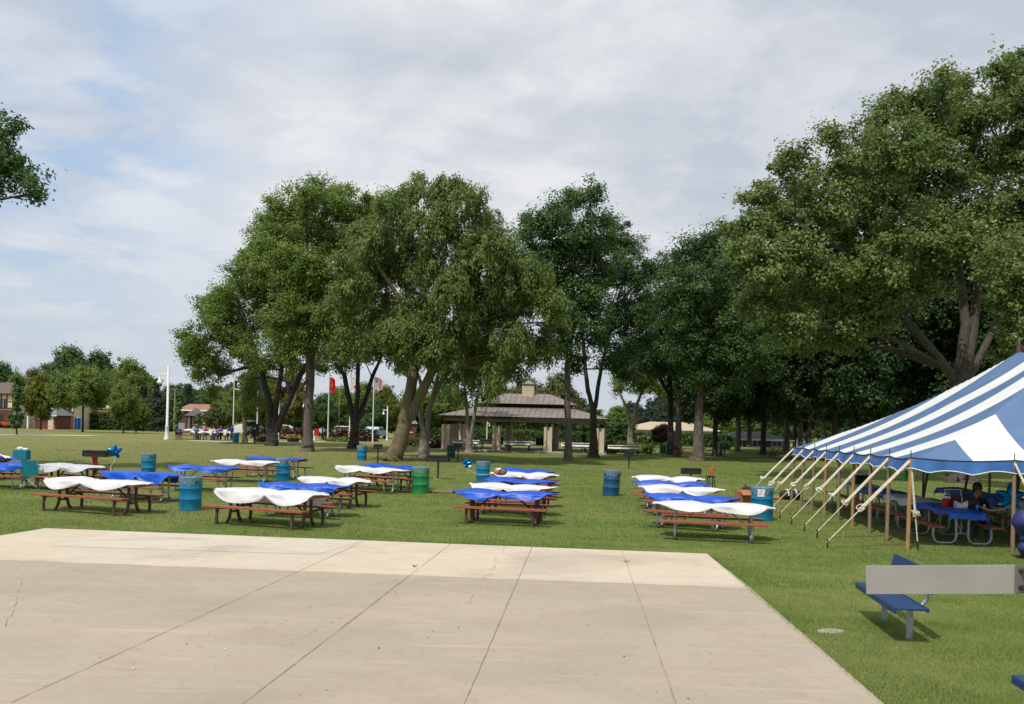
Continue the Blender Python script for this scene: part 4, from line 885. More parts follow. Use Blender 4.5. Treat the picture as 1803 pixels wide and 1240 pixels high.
def hold_all(label, px, py, s, parts):
    t = thing('sports_bag', label, 'bag', gp(px, py), 0.1); b = MB()
    pr = [(0.001, -0.30), (0.13, -0.29), (0.155, -0.15), (0.16, 0.0), (0.155, 0.15), (0.13, 0.29), (0.001, 0.30)]
    b.lathe(pr, 18, cap=False); b.xf(Matrix.Translation((0, 0, 0.14)) @ Matrix.Rotation(R(90), 4, 'Y') @ Matrix.Diagonal((0.9, 1, 1, 1))); b.build('bag_body', parts[0], t)
    b = MB()
    for k in (-0.12, 0.12):
        b.tube([(k, 0.16*math.cos(w), 0.14+0.155*math.sin(w)) for w in [i*math.pi/8-0.3 for i in range(10)]], 0.022, 6)
    b.build('strap', parts[1], t); t.scale = (s, s, s)
hold_all('black and white sports bag on the grass inside the tent ropes', 1392, 880, 1.25, (M['soft_black'], M['whitecloth']))
t = thing('canvas_sheet', 'flat tan board lying on the grass beside the sports bag', 'board', gp(1370, 878), R(5)); b = MB(); b.box((0, 0, 0.05), (0.8, 1.0, 0.04)); b.box((0, 0, 0.012), (0.7, 0.9, 0.024)); b.build('board', M['cardboard'], t)
t = thing('black_stand', 'black folding stand with an orange strap behind the right row', 'stand', gp(1251, 862), 0.2)
b = MB()
for x, y in ((-0.16, -0.14), (0.16, -0.14), (-0.16, 0.14), (0.16, 0.14)): b.tube([(x, y, 0), (x*0.6, y*0.6, 0.5)], 0.022, 6)
b.box((0, 0, 0.53), (0.3, 0.26, 0.06)); b.box((0, 0, 0.25), (0.24, 0.2, 0.02)); b.build('stand_frame', M['black'], t)
b = MB(); b.tube([(-0.08, 0, 0.55), (-0.02, 0, 0.75), (0.1, 0, 0.98), (0.16, 0, 0.95), (0.08, 0, 0.7), (0.06, 0, 0.56)], 0.028, 8, flat=0.5); b.build('handle', M['orange'], t)
t = thing('straw_bag', 'brown and cream bag on the fourth sheet of the middle row', 'bag', Vector((PZ(881, 838, 0.80).x, PZ(881, 838, 0.80).y, 0.83)), 0)
b = MB(); b.ball((0, 0, 0.09), 0.17, 0, 10, (1.3, 0.6, 0.62)); b.build('bag_body', M['plank'], t)
b = MB(); b.ball((-0.05, 0, 0.18), 0.09, 0, 8, (1.4, 0.7, 0.5)); b.build('white_cloth', M['whitecloth'], t)
b = MB(); b.tube([(0.12*math.cos(w)+0.08, -0.12, 0.08+0.13*math.sin(w)) for w in [i*math.pi/8 for i in range(9)]], 0.014, 6); b.build('handle', M['soft_black'], t)

def star_balloon(label, c, s, yaw, tilt, tie=None, silver=False, limp=0.0):
    t = thing('star_balloon', label, 'balloon', c, 0); b = MB(); n = 5; N = 60; RI = 8
    vs = []; fs = []
    for sd in (1, -1):
        o = len(vs)
        for j in range(RI+1):
            for i in range(N):
                w = 2*math.pi*i/N; k = abs(((i/N*n) % 1)-0.5)*2
                rad = (0.46+0.54*k**1.2)*j/RI
                th = 0.24*math.sqrt(max(0, 1-(j/RI)**2))*(0.75+0.25*k)+0.012*math.sin(14*w)*(j/RI)*(1-j/RI)*4
                x, z = rad*math.cos(w+0.3), rad*math.sin(w+0.3); bend = limp*(x*0.6+z*0.4)**2
                vs.append((x, sd*th+bend, z))
        for j in range(RI):
            for i in range(N):
                a, b2, c2, d2 = o+j*N+i, o+j*N+(i+1) % N, o+(j+1)*N+(i+1) % N, o+(j+1)*N+i
                fs.append((a, b2, c2, d2) if sd > 0 else (d2, c2, b2, a))
    b.add(vs, fs, 0, True); b.xf(Matrix.Rotation(yaw, 4, 'Z') @ Matrix.Rotation(tilt, 4, 'X') @ Matrix.Scale(s, 4)); b.build('foil_star', M['foil'], t)
    if silver: b = MB(); b.ball((s*0.55, -0.04, -s*0.4), s*0.34, 0, 9, (1, 0.5, 1)); b.build('silver_back', M['silverfoil'], t)
    if tie is not None:
        d = Vector(tie)-Vector(c); pts = [Vector((0, 0, -s*0.6))*(1-i/8)+d*(i/8)+Vector((0.03*math.sin(i*1.3), 0.02*math.cos(i), -0.12*math.sin(math.pi*i/8))) for i in range(9)]
        b = MB(); b.tube(pts, 0.006, 5); b.build('ribbon', M['ribbon'], t)
star_balloon('crumpled blue foil star balloon beside the red folding chair', W(202, 796, 31.5), 0.27, R(25), R(15), tie=tuple(PZ(190, 832, 0.75)), limp=1.4)
star_balloon('blue foil star balloon with silver back, left of the middle row drum', W(821, 818, 36), 0.27, R(-30), R(20), tie=tuple(PZ(866, 834, 0.8)), silver=True, limp=1.4)

# ------------------------------------------------------------------ tent
TN = PZ(1600, 968, 0.0); TANG = math.atan2(-0.089, 0.996); TW, TL, TH_, ZE, ZP = 11.0, 12.0, 4.5, 2.04, 5.12
tent = thing('party_tent', 'blue and white striped pole tent at right', 'tent', (TN.x, TN.y, 0), TANG)
def tent_z(u, v):
    t = min(u/5.5, (TW-u)/5.5, v/TH_, (TL-v)/TH_, 1.0); t = max(0, t)
    ridge = 0.0
    z = ZE-0.06*v/TL*1.5+(ZP-ZE)*((0.42+0.26*v/TL)*t+(0.58-0.26*v/TL)*t**2.1)
    if t > 0.6: z -= 0.22*((t-0.6)/0.4)*math.sin(math.pi*min(1, max(0, (v-TH_)/(TL-2*TH_))))
    # the eave dips between its poles
    return z
def tent_material():
    m = bpy.data.materials.new('striped_tent_vinyl'); m.use_nodes = True; nt = m.node_tree; n = nt.nodes; l = nt.links; p = n['Principled BSDF']; p.inputs['Roughness'].default_value = 0.42
    tc = n.new('ShaderNodeTexCoord'); sp = n.new('ShaderNodeSeparateXYZ'); l.new(tc.outputs['Object'], sp.inputs[0])
    def mt(op, a, b):
        q = n.new('ShaderNodeMath'); q.operation = op
        for i, v in enumerate((a, b)):
            if isinstance(v, (int, float)): q.inputs[i].default_value = v
            else: l.new(v, q.inputs[i])
        return q.outputs[0]
    u, v = sp.outputs[0], sp.outputs[1]
    s = mt('MAXIMUM', mt('DIVIDE', mt('MINIMUM', u, mt('SUBTRACT', TW, u)), 1.34), mt('DIVIDE', mt('MINIMUM', v, mt('SUBTRACT', TL, v)), 1.096))
    f = mt('GREATER_THAN', mt('MODULO', s, 2.0), 1.0)
    x = n.new('ShaderNodeMix'); x.data_type = 'RGBA'; x.inputs[6].default_value = lin(84, 114, 154)+(1,); x.inputs[7].default_value = (0.78, 0.78, 0.76, 1); l.new(f, x.inputs[0])
    t = n.new('ShaderNodeTexNoise'); t.inputs['Scale'].default_value = 2.5; t.inputs['Detail'].default_value = 6; l.new(tc.outputs['Object'], t.inputs['Vector'])
    r = n.new('ShaderNodeMapRange'); r.inputs['From Min'].default_value = 0.45; r.inputs['From Max'].default_value = 0.8; r.inputs['To Max'].default_value = 0.14; l.new(t.outputs['Fac'], r.inputs['Value'])
    y = n.new('ShaderNodeMix'); y.data_type = 'RGBA'; l.new(r.outputs[0], y.inputs[0]); l.new(x.outputs[2], y.inputs[6]); y.inputs[7].default_value = (0.32, 0.32, 0.3, 1); l.new(y.outputs[2], p.inputs['Base Color'])
    wv = n.new('ShaderNodeTexNoise'); wv.inputs['Scale'].default_value = 1.6; wv.inputs['Detail'].default_value = 4; wv.inputs['Distortion'].default_value = 0.6; l.new(tc.outputs['Object'], wv.inputs['Vector'])
    sm = mt('GREATER_THAN', mt('ABSOLUTE', mt('SUBTRACT', mt('FRACT', s, 0), 0.5), 0), 0.485)
    hh = mt('ADD', mt('MULTIPLY', wv.outputs['Fac'], 1.0), mt('MULTIPLY', sm, 0.06))
    bp = n.new('ShaderNodeBump'); bp.inputs['Strength'].default_value = 0.35; bp.inputs['Distance'].default_value = 0.12; l.new(hh, bp.inputs['Height']); l.new(bp.outputs[0], p.inputs['Normal'])
    tr = n.new('ShaderNodeBsdfTranslucent'); l.new(y.outputs[2], tr.inputs['Color']); ms = n.new('ShaderNodeMixShader'); ms.inputs[0].default_value = 0.04; l.new(p.outputs[0], ms.inputs[1]); l.new(tr.outputs[0], ms.inputs[2]); l.new(ms.outputs[0], n['Material Output'].inputs[0])
    return m
lp = [i*TL/8 for i in range(9)]; fp = [i*TW/5 for i in range(6)]
rb = MB()
def roofpt(a, c):
    u, v = a*TW, c*TL; z = tent_z(u, v)
    e = max(0, 1-min(u, TW-u, v, TL-v)/1.2)**2
    if e > 0:
        if min(v, TL-v) < min(u, TW-u): k = (u/(TW/5)) % 1
        else: k = (v/(TL/8)) % 1
        z -= 0.05*e*math.sin(math.pi*k)
    return (u, v, z)
rb.grid(roofpt, 88, 96); rb.build('roof_canopy', tent_material(), tent)
def eave(q):   # distance along the eave -> u, v, outward
    if q < TL: return (0, TL-q, (-1, 0))
    q -= TL
    if q < TW: return (q, 0, (0, -1))
    q -= TW
    if q < TL: return (TW, q, (1, 0))
    q -= TL; return (TW-q, TL, (0, 1))
PER = 2*(TL+TW)
def val(a, c):
    q = min(a*PER, PER-1e-4); u, v, o = eave(q); z = roofpt(u/TW, v/TL)[2]
    sc = abs(math.sin(math.pi*q/0.95)); hgt_ = 0.29-0.075*sc
    bl = 0.03*math.sin(q*5.3)+0.022*math.sin(q*11.7+1); off = 0.012+c*(0.05+bl)
    return (u+o[0]*off, v+o[1]*off, z-0.01-c*hgt_)
vb = MB(); vb.grid(val, 460, 4); vb.build('valance', M['tentblue'], tent)
tb = MB(); tb.tube([val(i/460, 1.0) for i in range(461)], 0.012, 5, cap=False); tb.build('white_trim', M['lampwhite'], tent)
tb = MB(); tb.tube([Vector(val(i/230, 0))+Vector((0, 0, 0.01)) for i in range(231)], 0.014, 5, cap=False); tb.build('eave_rope', M['soft_black'], tent)
def pole(u, v, newer, lean=(0, 0)):
    z = tent_z(u, v); b = MB(); b.tube([(u+lean[0], v+lean[1], -0.05), (u, v, z-0.03)], [0.047, 0.043], 8); b.build('pole', M['newpole' if newer else 'pole'], tent)
    b = MB(); b.tube([(u, v, z-0.05), (u, v, z+0.16)], 0.011, 6); b.build('pole_pin', M['rust'], tent)
def guy(u, v, du, dv, wide=0.05, ratchet=True):
    z = tent_z(u, v); top_ = Vector((u, v, z-0.05)); bot = Vector((u+du, v+dv, 0.13)); d = bot-top_
    sidev = d.cross(Vector((0, 0, 1))).normalized()
    b = MB()
    cut = 0.60+random.uniform(-0.06, 0.06)
    for k in (-1, 1):
        a0, a1 = top_+sidev*0.006*k+Vector((0, 0, 0.012*k)), top_+d*cut+sidev*0.010*k+Vector((0, 0, 0.02*k)); b.tube([a0, a1], 0.026, 6)
    b.tube([top_+d*cut, bot], 0.014, 6); b.build('guy_rope', M['strap'], tent)
    b = MB(); c = top_+d*cut
    if ratchet:
        for k in range(4):
            o = Vector((random.uniform(-.04, .04), random.uniform(-.04, .04), random.uniform(-.03, .05))); w0 = random.random()*6
            b.tube([c+o+Vector((0.07*math.cos(w0+i*0.8), 0.045*math.sin(w0+i*0.8), 0.055*math.sin(i*0.8))) for i in range(9)], 0.012, 5)
        b.build('rope_knot', M['lampwhite'] if random.random() < 0.4 else M['strap'], tent)
    b = MB(); b.tube([bot-d.normalized()*0.03+Vector((0, 0, 0.05)), bot+Vector((0.02, 0, -0.28))], 0.02, 6); b.build('stake', M['rust'], tent)
for i, v in enumerate(lp):
    pole(0, v, i in (3, 0, 5), (random.uniform(-0.06, 0.02), 0)); pole(TW, v, False)
    if i > 0: guy(0, v, -1.62+random.uniform(-0.08, 0.08), random.uniform(-0.2, 0.1)); guy(TW, v, 1.6, 0)
guy(0, 0, -1.85, -0.30); guy(0, 0, 0.15, -0.12-0.0); guy(TW, 0, 1.6, 0)
for i, u in enumerate(fp[1:-1]):
    pole(u, 0, False); pole(u, TL, False); guy(u, 0, 0.35, -1.3, ratchet=False); guy(u, TL, 0, 1.6, ratchet=False)
for v in (TH_, TL-TH_):
    b = MB(); b.tube([(TW/2, v, -0.05), (TW/2, v, ZP+0.16)], 0.07, 10); b.build('centre_pole', M['darkbrown'], tent)
    b = MB(); b.tube([(TW/2, v, ZP), (TW/2, v, ZP+0.35)], 0.012, 6); b.build('pole_pin', M['galv'], tent)
for k, v in enumerate((2.2, 5.2, 8.2)):
    b = MB(); b.tube([(5.5*0.55, v, -0.05), (5.5*0.55+0.5, v, tent_z(3.5, v)-0.05)], 0.035, 8); b.build('quarter_pole', M['darkbrown'], tent)
def TP(u, v, z=0.0): return Vector((TN.x, TN.y, 0))+Matrix.Rotation(TANG, 3, 'Z') @ Vector((u, v, z))
# tables under the tent, end on
dirv = TANG+R(90)
TG2, CG2 = 'picnic tables under the tent', 'sheets on the tables under the tent'
uA = 1.62
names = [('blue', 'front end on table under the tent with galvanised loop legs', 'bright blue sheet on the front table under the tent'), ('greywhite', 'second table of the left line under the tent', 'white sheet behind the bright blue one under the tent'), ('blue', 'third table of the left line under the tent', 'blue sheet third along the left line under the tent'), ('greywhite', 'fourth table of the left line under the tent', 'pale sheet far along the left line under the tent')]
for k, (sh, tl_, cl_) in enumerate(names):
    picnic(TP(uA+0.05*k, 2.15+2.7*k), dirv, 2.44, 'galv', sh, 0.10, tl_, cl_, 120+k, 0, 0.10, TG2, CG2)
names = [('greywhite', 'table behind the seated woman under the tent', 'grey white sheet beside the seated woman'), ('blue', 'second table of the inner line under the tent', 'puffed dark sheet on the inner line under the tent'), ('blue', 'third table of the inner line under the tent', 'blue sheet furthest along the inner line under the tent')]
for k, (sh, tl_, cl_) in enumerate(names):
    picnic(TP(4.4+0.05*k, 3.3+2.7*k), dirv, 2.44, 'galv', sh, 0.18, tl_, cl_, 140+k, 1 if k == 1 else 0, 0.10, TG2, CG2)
picnic(TP(3.9, 0.95), dirv+R(4), 1.9, 'galv', None, 0, 'dark table with boxes right of the seated woman', '', 1, tg=TG2)
# things on the front table
zt = 0.80
def spot(px, py, z): return PZ(px, py, z)
q = TP(uA-0.16, 1.85, zt); t = thing('drink_jug', 'red drink jug with white lid on the blue sheet in the tent', 'jug', q)
b = MB(); b.lathe([(0.085, 0), (0.095, 0.02), (0.095, 0.2), (0.08, 0.24)], 16); b.build('jug_body', M['red'], t); b = MB(); b.lathe([(0.088, 0.235), (0.088, 0.27), (0.03, 0.29)], 16); b.build('lid', M['lampwhite'], t); b = MB(); b.tube([(0.1*math.cos(w), 0, 0.2+0.16*math.sin(w)) for w in [i*math.pi/8 for i in range(9)]], 0.008, 5); b.build('handle', M['lampwhite'], t)
q = TP(uA+0.13, 2.25, zt); t = thing('cool_box', 'dark cool box with raised white handle on the tent table', 'cooler', q, dirv)
b = MB(); b.box((0, 0, 0.14), (0.34, 0.3, 0.28), bev=0.02); b.build('box_body', M['darkbrown'], t); b = MB(); b.tube([(-0.0, -0.19, 0.2), (0, -0.19, 0.42), (0, 0.19, 0.42), (0, 0.19, 0.2)], 0.014, 6); b.build('handle', M['lampwhite'], t)
q = TP(uA+0.02, 1.45, zt); t = thing('napkin_bag', 'small white plastic bag on the blue sheet in the tent', 'bag', q, TANG)
b = MB(); b.grid(lambda a, c: ((a-0.5)*0.3*(1-0.12*math.sin(math.pi*c)), (0.07*math.sin(math.pi*c*0.98)+0.01)*(1 if a < 2 else 1)-0.1*0, c*(0.15+0.07*abs(a-0.5)*2)), 10, 6); b.grid(lambda a, c: ((a-0.5)*0.3*(1-0.12*math.sin(math.pi*c)), -0.07*math.sin(math.pi*c*0.98)-0.01, c*(0.15+0.07*abs(a-0.5)*2)), 10, 6); b.build('bag_body', M['paper'], t)
q = TP(uA+0.36, 1.7, zt); t = thing('hand_bag', 'brown handbag on the front tent table before the seated woman', 'bag', q); b = MB(); b.ball((0, 0, 0.14), 0.2, 0, 10, (1.0, 0.7, 0.75)); b.build('bag_body', M['timber'], t); b = MB(); b.tube([(0.1*math.cos(w), 0, 0.22+0.12*math.sin(w)) for w in [i*math.pi/8 for i in range(9)]], 0.012, 5); b.build('handle', M['soft_black'], t)
q = TP(uA+0.26, 1.12, zt); b = MB(); b.lathe([(0.028, 0), (0.03, 0.005), (0.03, 0.14), (0.026, 0.15)], 14); b.build('drink_can', M['foil'], None, label='blue can the balloon ribbon is tied to on the tent table', cat='can', loc=q)
star_balloon('large shiny blue star balloon hanging at the front of the tent', TP(uA+0.95, 1.0, 1.18), 0.34, R(-15), R(-8), tie=tuple(TP(uA+0.26, 1.12, zt+0.14)), limp=0.3)
t = thing('lantern', 'green lantern hanging from the front left tent eave', 'lantern', TP(0.05, 0.45, 1.50))
b = MB(); b.lathe([(0.05, 0.0), (0.06, 0.02), (0.075, 0.16), (0.09, 0.17), (0.03, 0.22), (0.01, 0.24)], 12); b.build('lantern_body', M['greendrum'], t)
b = MB(); b.lathe([(0.055, 0.03), (0.07, 0.15)], 12); b.xf(Matrix.Scale(1.06, 4)); b.build('pane', M['yellowcloth'], t); b = MB(); b.tube([(0, 0, 0.23), (0, 0, 0.50)], 0.006, 5); b.build('hook', M['soft_black'], t)
t = thing('cool_box', 'dark cooler with white lid on the far tent table', 'cooler', TP(1.7, 10.0, 0.82), dirv); b = MB(); b.box((0, 0, 0.16), (0.6, 0.36, 0.32), bev=0.02); b.build('box_body', M['soft_black'], t); b = MB(); b.box((0, 0, 0.35), (0.64, 0.4, 0.06), bev=0.015); b.build('lid', M['lampwhite'], t)
t = thing('red_crate', 'red tub on the left line of tent tables', 'tub', TP(uA+1.0, 4.6, 0.45), 0.2); b = MB(); b.lathe([(0.16, 0), (0.2, 0.3), (0.22, 0.31), (0.22, 0.34), (0.18, 0.34), (0.15, 0.1)], 20); b.build('tub_body', M['brick'], t)
for k, (du, dv) in enumerate(((3.55, 0.75), (3.95, 0.8))):
    t = thing('carton', ['brown carton on the dark table at the right edge of the tent', 'second brown carton on the dark tent table, further right'][k], 'box', TP(du, dv, 0.76), dirv); b = MB(); b.box((0, 0, 0.15), (0.36, 0.3, 0.3), bev=0.005); b.build('carton_body', M['cardboard'], t); b = MB(); b.box((0.0, 0, 0.303), (0.30, 0.05, 0.004)); b.build('tape', M['paper'], t)
for k, (px, py, s, lb) in enumerate(((1797, 921, 0.265, 'big round dark blue balloon at the right edge before the tent'), (1800, 948, 0.16, 'small dark blue balloon under the big round one at the right edge'), (1796, 966, 0.15, 'lowest small dark blue balloon at the right edge'))):
    c = W(px+9, py, 19.4); t = thing('round_balloon', lb, 'balloon', c); b = MB(); b.lathe([(max(1e-4, s*math.sin(math.pi*i/18)*(1.0-0.12*(i/18 < 0.4))), -s*1.1*math.cos(math.pi*i/18)) for i in range(19)], 28, cap=False); b.build('skin', M['balloon'], t); b = MB(); b.lathe([(0.02, -s*1.1-0.025), (0.006, -s*1.1+0.004)], 8); b.build('knot', M['balloon'], t)
t = thing('balloon_weight', 'dark ribbon post carrying the balloons at the right edge', 'balloon stand', GX(1803, 19.4)+Vector((0.1, 0.15, 0))); b = MB(); b.tube([(0, 0, 0), (0, 0, 0.9)], 0.012, 6); b.lathe([(0.12, 0), (0.12, 0.03), (0.02, 0.05)], 14); b.build('stand', M['black'], t)

# ------------------------------------------------------------------ people
def person(label, loc, yaw, pose, shirt, legs, hair=None, scale=1.0, group=None, chin=False, skin=None, longhair=False):
    skin = skin or M['skin']; hair = hair or M['hair']
    J = {}; E = []
    def j(n, p, r, par=None, reg=0): J[n] = (Vector(p), r, reg); E.append((par, n, reg)) if par else None
    if pose == 'sit': P0 = 0.50
    else: P0 = 0.92
    j('pelvis', (0, 0, P0), 0.145, None, 1); j('belly', (0, 0.01, P0+0.18), 0.13, 'pelvis', 0); j('chest', (0, 0.0 if pose != 'sit' else -0.03, P0+0.40), 0.145, 'belly', 0)
    cz = P0+0.40; fx = -0.04 if pose != 'sit' else -0.08
    j('neck', (0, fx, cz+0.18), 0.055, 'chest', 2); j('head', (0, fx-0.02, cz+0.30), 0.085, 'neck', 2); j('crown', (0, fx-0.01, cz+0.39), 0.075, 'head', 2); j('nose', (0, fx-0.125, cz+0.29), 0.016, 'head', 2)
    for s, n in ((-1, 'l'), (1, 'r')):
        j('sh'+n, (s*0.175, fx+0.03, cz+0.09), 0.062, 'chest', 0)
        if pose == 'sit':
            if chin and s < 0: el, wr, hd = (s*0.2, fx-0.28, cz-0.10), (s*0.08, fx-0.20, cz+0.14), (s*0.05, fx-0.15, cz+0.21)
            else: el, wr, hd = (s*0.24, fx-0.10, cz-0.17), (s*0.13, fx-0.34, cz-0.14), (s*0.10, fx-0.41, cz-0.14)
        else: el, wr, hd = (s*0.24, 0.02, cz-0.20), (s*0.25, -0.08, cz-0.44), (s*0.25, -0.10, cz-0.51)
        j('el'+n, el, 0.045, 'sh'+n, 0); j('wr'+n, wr, 0.03, 'el'+n, 2); j('hd'+n, hd, 0.032, 'wr'+n, 2)
        v = (Vector(hd)-Vector(wr)).normalized(); sd = v.cross(Vector((0, 0, 1)) if abs(v.z) < 0.8 else Vector((0, 1, 0))).normalized(); cu = v.cross(sd).normalized()
        for f in range(4):
            b0 = Vector(hd)+v*0.035+sd*(f-1.5)*0.020; b1 = b0+v*(0.035+0.006*(f in (1, 2)))+cu*0.01; b2 = b1+v*0.022+cu*0.022
            j('f%d%s' % (f, n), b1, 0.009, 'hd'+n, 2); j('g%d%s' % (f, n), b2, 0.008, 'f%d%s' % (f, n), 2)
        th = Vector(hd)-sd*0.035*s+v*0.01; j('th'+n, th, 0.010, 'hd'+n, 2); j('ti'+n, th+v*0.03-sd*0.012*s, 0.009, 'th'+n, 2)
        j('hip'+n, (s*0.10, -0.01, P0-0.04), 0.10, 'pelvis', 1)
        if pose == 'sit': kn, an, to = (s*0.12, -0.43, P0+0.0), (s*0.12, -0.40, 0.09), (s*0.13, -0.56, 0.04)
        else: kn, an, to = (s*0.11, -0.02, 0.49), (s*0.12, 0.02, 0.09), (s*0.13, -0.14, 0.035)
        j('kn'+n, kn, 0.068, 'hip'+n, 1); j('cf'+n, tuple(Vector(kn).lerp(Vector(an), 0.35)+Vector((0, 0.02, 0))), 0.058, 'kn'+n, 1); j('an'+n, an, 0.042, 'cf'+n, 1); j('to'+n, to, 0.036, 'an'+n, 3)
    names = list(J); me = bpy.data.meshes.new('sk'); me.from_pydata([J[n][0][:] for n in names], [(names.index(a), names.index(b)) for a, b, _ in E], [])
    ob = bpy.data.objects.new('sk', me); COL.objects.link(ob); md = ob.modifiers.new('s', 'SKIN')
    for i, n in enumerate(names): sv = me.skin_vertices[0].data[i]; sv.radius = (J[n][1],)*2; sv.use_root = (i == 0)
    md.branch_smoothing = 0.6; sub = ob.modifiers.new('d', 'SUBSURF'); sub.levels = 1; sub.render_levels = 1
    dg = bpy.context.evaluated_depsgraph_get(); body = bpy.data.meshes.new_from_object(ob.evaluated_get(dg)); bpy.data.objects.remove(ob); body.name = 'body'
    body.materials.clear()
    for m_ in (shirt, legs, skin, M['leather']): body.materials.append(m_)
    segs = [(J[a][0], J[b][0], r, J[b][1]) for a, b, r in E]
    for pl in body.polygons:
        c = pl.center; best = None
        for a, b, r, rad in segs:
            d = b-a; t = max(0, min(1, (c-a).dot(d)/max(d.length_squared, 1e-9))); q = (c-(a+d*t)).length-rad*0.5
            if best is None or q < best[0]: best = (q, r)
        pl.material_index = best[1]; pl.use_smooth = True
    t = thing('person', label, 'person', loc, yaw, group); t.scale = (scale,)*3
    put('body', body, t)
    hz = cz+0.345; hb = MB()
    def hf(a, c):
        w = a*2*math.pi; back = 0.5+0.5*math.sin(w)  # +y is the back
        lowz = -0.35-(1.15 if not longhair else 1.7)*back**0.8; ph = math.pi/2-c*(math.pi/2-max(-1.2, lowz)*0.85)
        rr = 0.112+0.010*math.sin(9*w+3*c)+(0.012 if longhair else 0)
        return (rr*0.92*math.cos(ph)*math.cos(w), fx+rr*1.12*math.cos(ph)*math.sin(w)+0.008, hz-0.005+rr*1.08*math.sin(ph))
    hb.grid(hf, 24, 10); hb.build('hair', hair, t)
    eb = MB()
    for s in (-1, 1): eb.ball((s*0.034, fx-0.098, cz+0.315), 0.011, 0, 6)
    eb.build('eyes', M['soft_black'], t)
    return t
pw = TP(uA+0.66, 2.2, -0.02); person('woman in navy seated at the front tent table, chin on hand', pw, dirv+R(90)-R(90)+R(-4)-R(90)+R(90)-R(90), 'sit', M['navy'], M['denim'], scale=1.06, chin=True)

# ------------------------------------------------------------------ pavilion
PL = gp(785, 792.5); _x, _ = ray(1056, 800); PR = Vector((_x*(PL.y-1.5), PL.y-1.5, 0))
pv = PR-PL; pyaw = math.atan2(pv.y, pv.x); PWD = pv.length; PD = 8.0
pav = thing('park_pavilion', 'open picnic pavilion with two tier brown metal roof and cupola', 'pavilion', (PL.x, PL.y, 0), pyaw)
pav_roof = mat('standing_seam_metal', lin(138, 128, 122), lin(122, 112, 106), 1.5, 0.5)
b = MB(); b.box((PWD/2, PD/2, 0.0), (PWD+1.0, PD+1.0, 0.24)); b.build('floor_slab', M['pathmat'], pav)
def hip(x0, x1, y0, y1, z0, rx0, rx1, ry0, ry1, z1, nm, seam=0.45):
    b = MB(); A = [(x0, y0, z0), (x1, y0, z0), (x1, y1, z0), (x0, y1, z0)]; T = [(rx0, ry0, z1), (rx1, ry0, z1), (rx1, ry1, z1), (rx0, ry1, z1)]
    b.add(A+T, [(0, 1, 5, 4), (1, 2, 6, 5), (2, 3, 7, 6), (3, 0, 4, 7), (4, 5, 6, 7)])
    b.add([(x, y, z-0.03) for x, y, z in A]+A, [(3, 2, 1, 0)])
    for (ax, ay), (bx, by), (tx0, ty0), (tx1, ty1) in (((x0, y0), (x1, y0), (rx0, ry0), (rx1, ry0)), ((x1, y0), (x1, y1), (rx1, ry0), (rx1, ry1)), ((x0, y0), (x0, y1), (rx0, ry0), (rx0, ry1)), ((x0, y1), (x1, y1), (rx0, ry1), (rx1, ry1))):
        Lg = math.hypot(bx-ax, by-ay); n = int(Lg/seam)
        for k in range(1, n):
            t = k/n; e0 = Vector((ax+(bx-ax)*t, ay+(by-ay)*t, z0)); ex = Vector((bx-ax, by-ay, 0)).normalized(); inn = Vector((-ex.y, ex.x, 0))
            if inn.dot(Vector(((x0+x1)/2-e0.x, (y0+y1)/2-e0.y, 0))) < 0: inn = -inn
            depth = abs((Vector((tx0, ty0, 0))-Vector((ax, ay, 0))).dot(inn)); s0 = (Vector((tx0, ty0, 0))-Vector((ax, ay, 0))).dot(ex); s1 = Lg-(Vector((tx1, ty1, 0))-Vector((ax, ay, 0))).dot(ex)
            f = 1.0
            if t*Lg < s0: f = t*Lg/max(s0, 1e-6)
            if (1-t)*Lg < s1: f = min(f, (1-t)*Lg/max(s1, 1e-6))
            e1 = e0+inn*depth*f+Vector((0, 0, (z1-z0)*f)); b.tube([e0+Vector((0, 0, 0.02)), e1+Vector((0, 0, 0.02))], 0.022, 4)
    return b.build(nm, pav_roof, pav)
OV = 0.62
hip(-OV, PWD+OV, -OV, PD+OV, 2.86, 2.6, PWD-2.6, 2.6, PD-2.6, 3.72, 'lower_roof')
b = MB(); b.box((PWD/2, PD/2, 3.82), (PWD-5.3, PD-5.3, 0.34)); b.build('clerestory', M['timber'], pav)
hip(2.1, PWD-2.1, 2.1, PD-2.1, 3.98, 4.4, PWD-4.4, PD/2-0.05, PD/2+0.05, 4.86, 'upper_roof')
b = MB(); b.box((PWD/2, -OV+0.05, 2.76), (PWD+2*OV, 0.05, 0.2)); b.box((PWD/2, PD+OV-0.05, 2.76), (PWD+2*OV, 0.05, 0.2)); b.box((-OV+0.05, PD/2, 2.758), (0.05, PD+2*OV-0.16, 0.2)); b.box((PWD+OV-0.05, PD/2, 2.758), (0.05, PD+2*OV-0.16, 0.2)); b.build('fascia', M['timber'], pav)
b = MB(); b.box((PWD/2, 0, 2.56), (PWD+0.5, 0.2, 0.26)); b.box((PWD/2, PD, 2.56), (PWD+0.5, 0.2, 0.26)); b.box((0, PD/2, 2.55), (0.2, PD-0.3, 0.24)); b.box((PWD, PD/2, 2.55), (0.2, PD-0.3, 0.24)); b.build('beam', M['greybark'], pav)
cup = MB(); cup.box((PWD/2, PD/2, 5.15), (1.0, 1.0, 1.1)); 
for k in range(3): cup.box((PWD/2-0.25+k*0.25, PD/2-0.505, 5.2), (0.02, 0.012, 0.9))
for k in range(3): cup.box((PWD/2, PD/2-0.506, 4.95+k*0.25), (0.96, 0.012, 0.02))
cupo = cup.build('cupola', M['palewall'], pav)
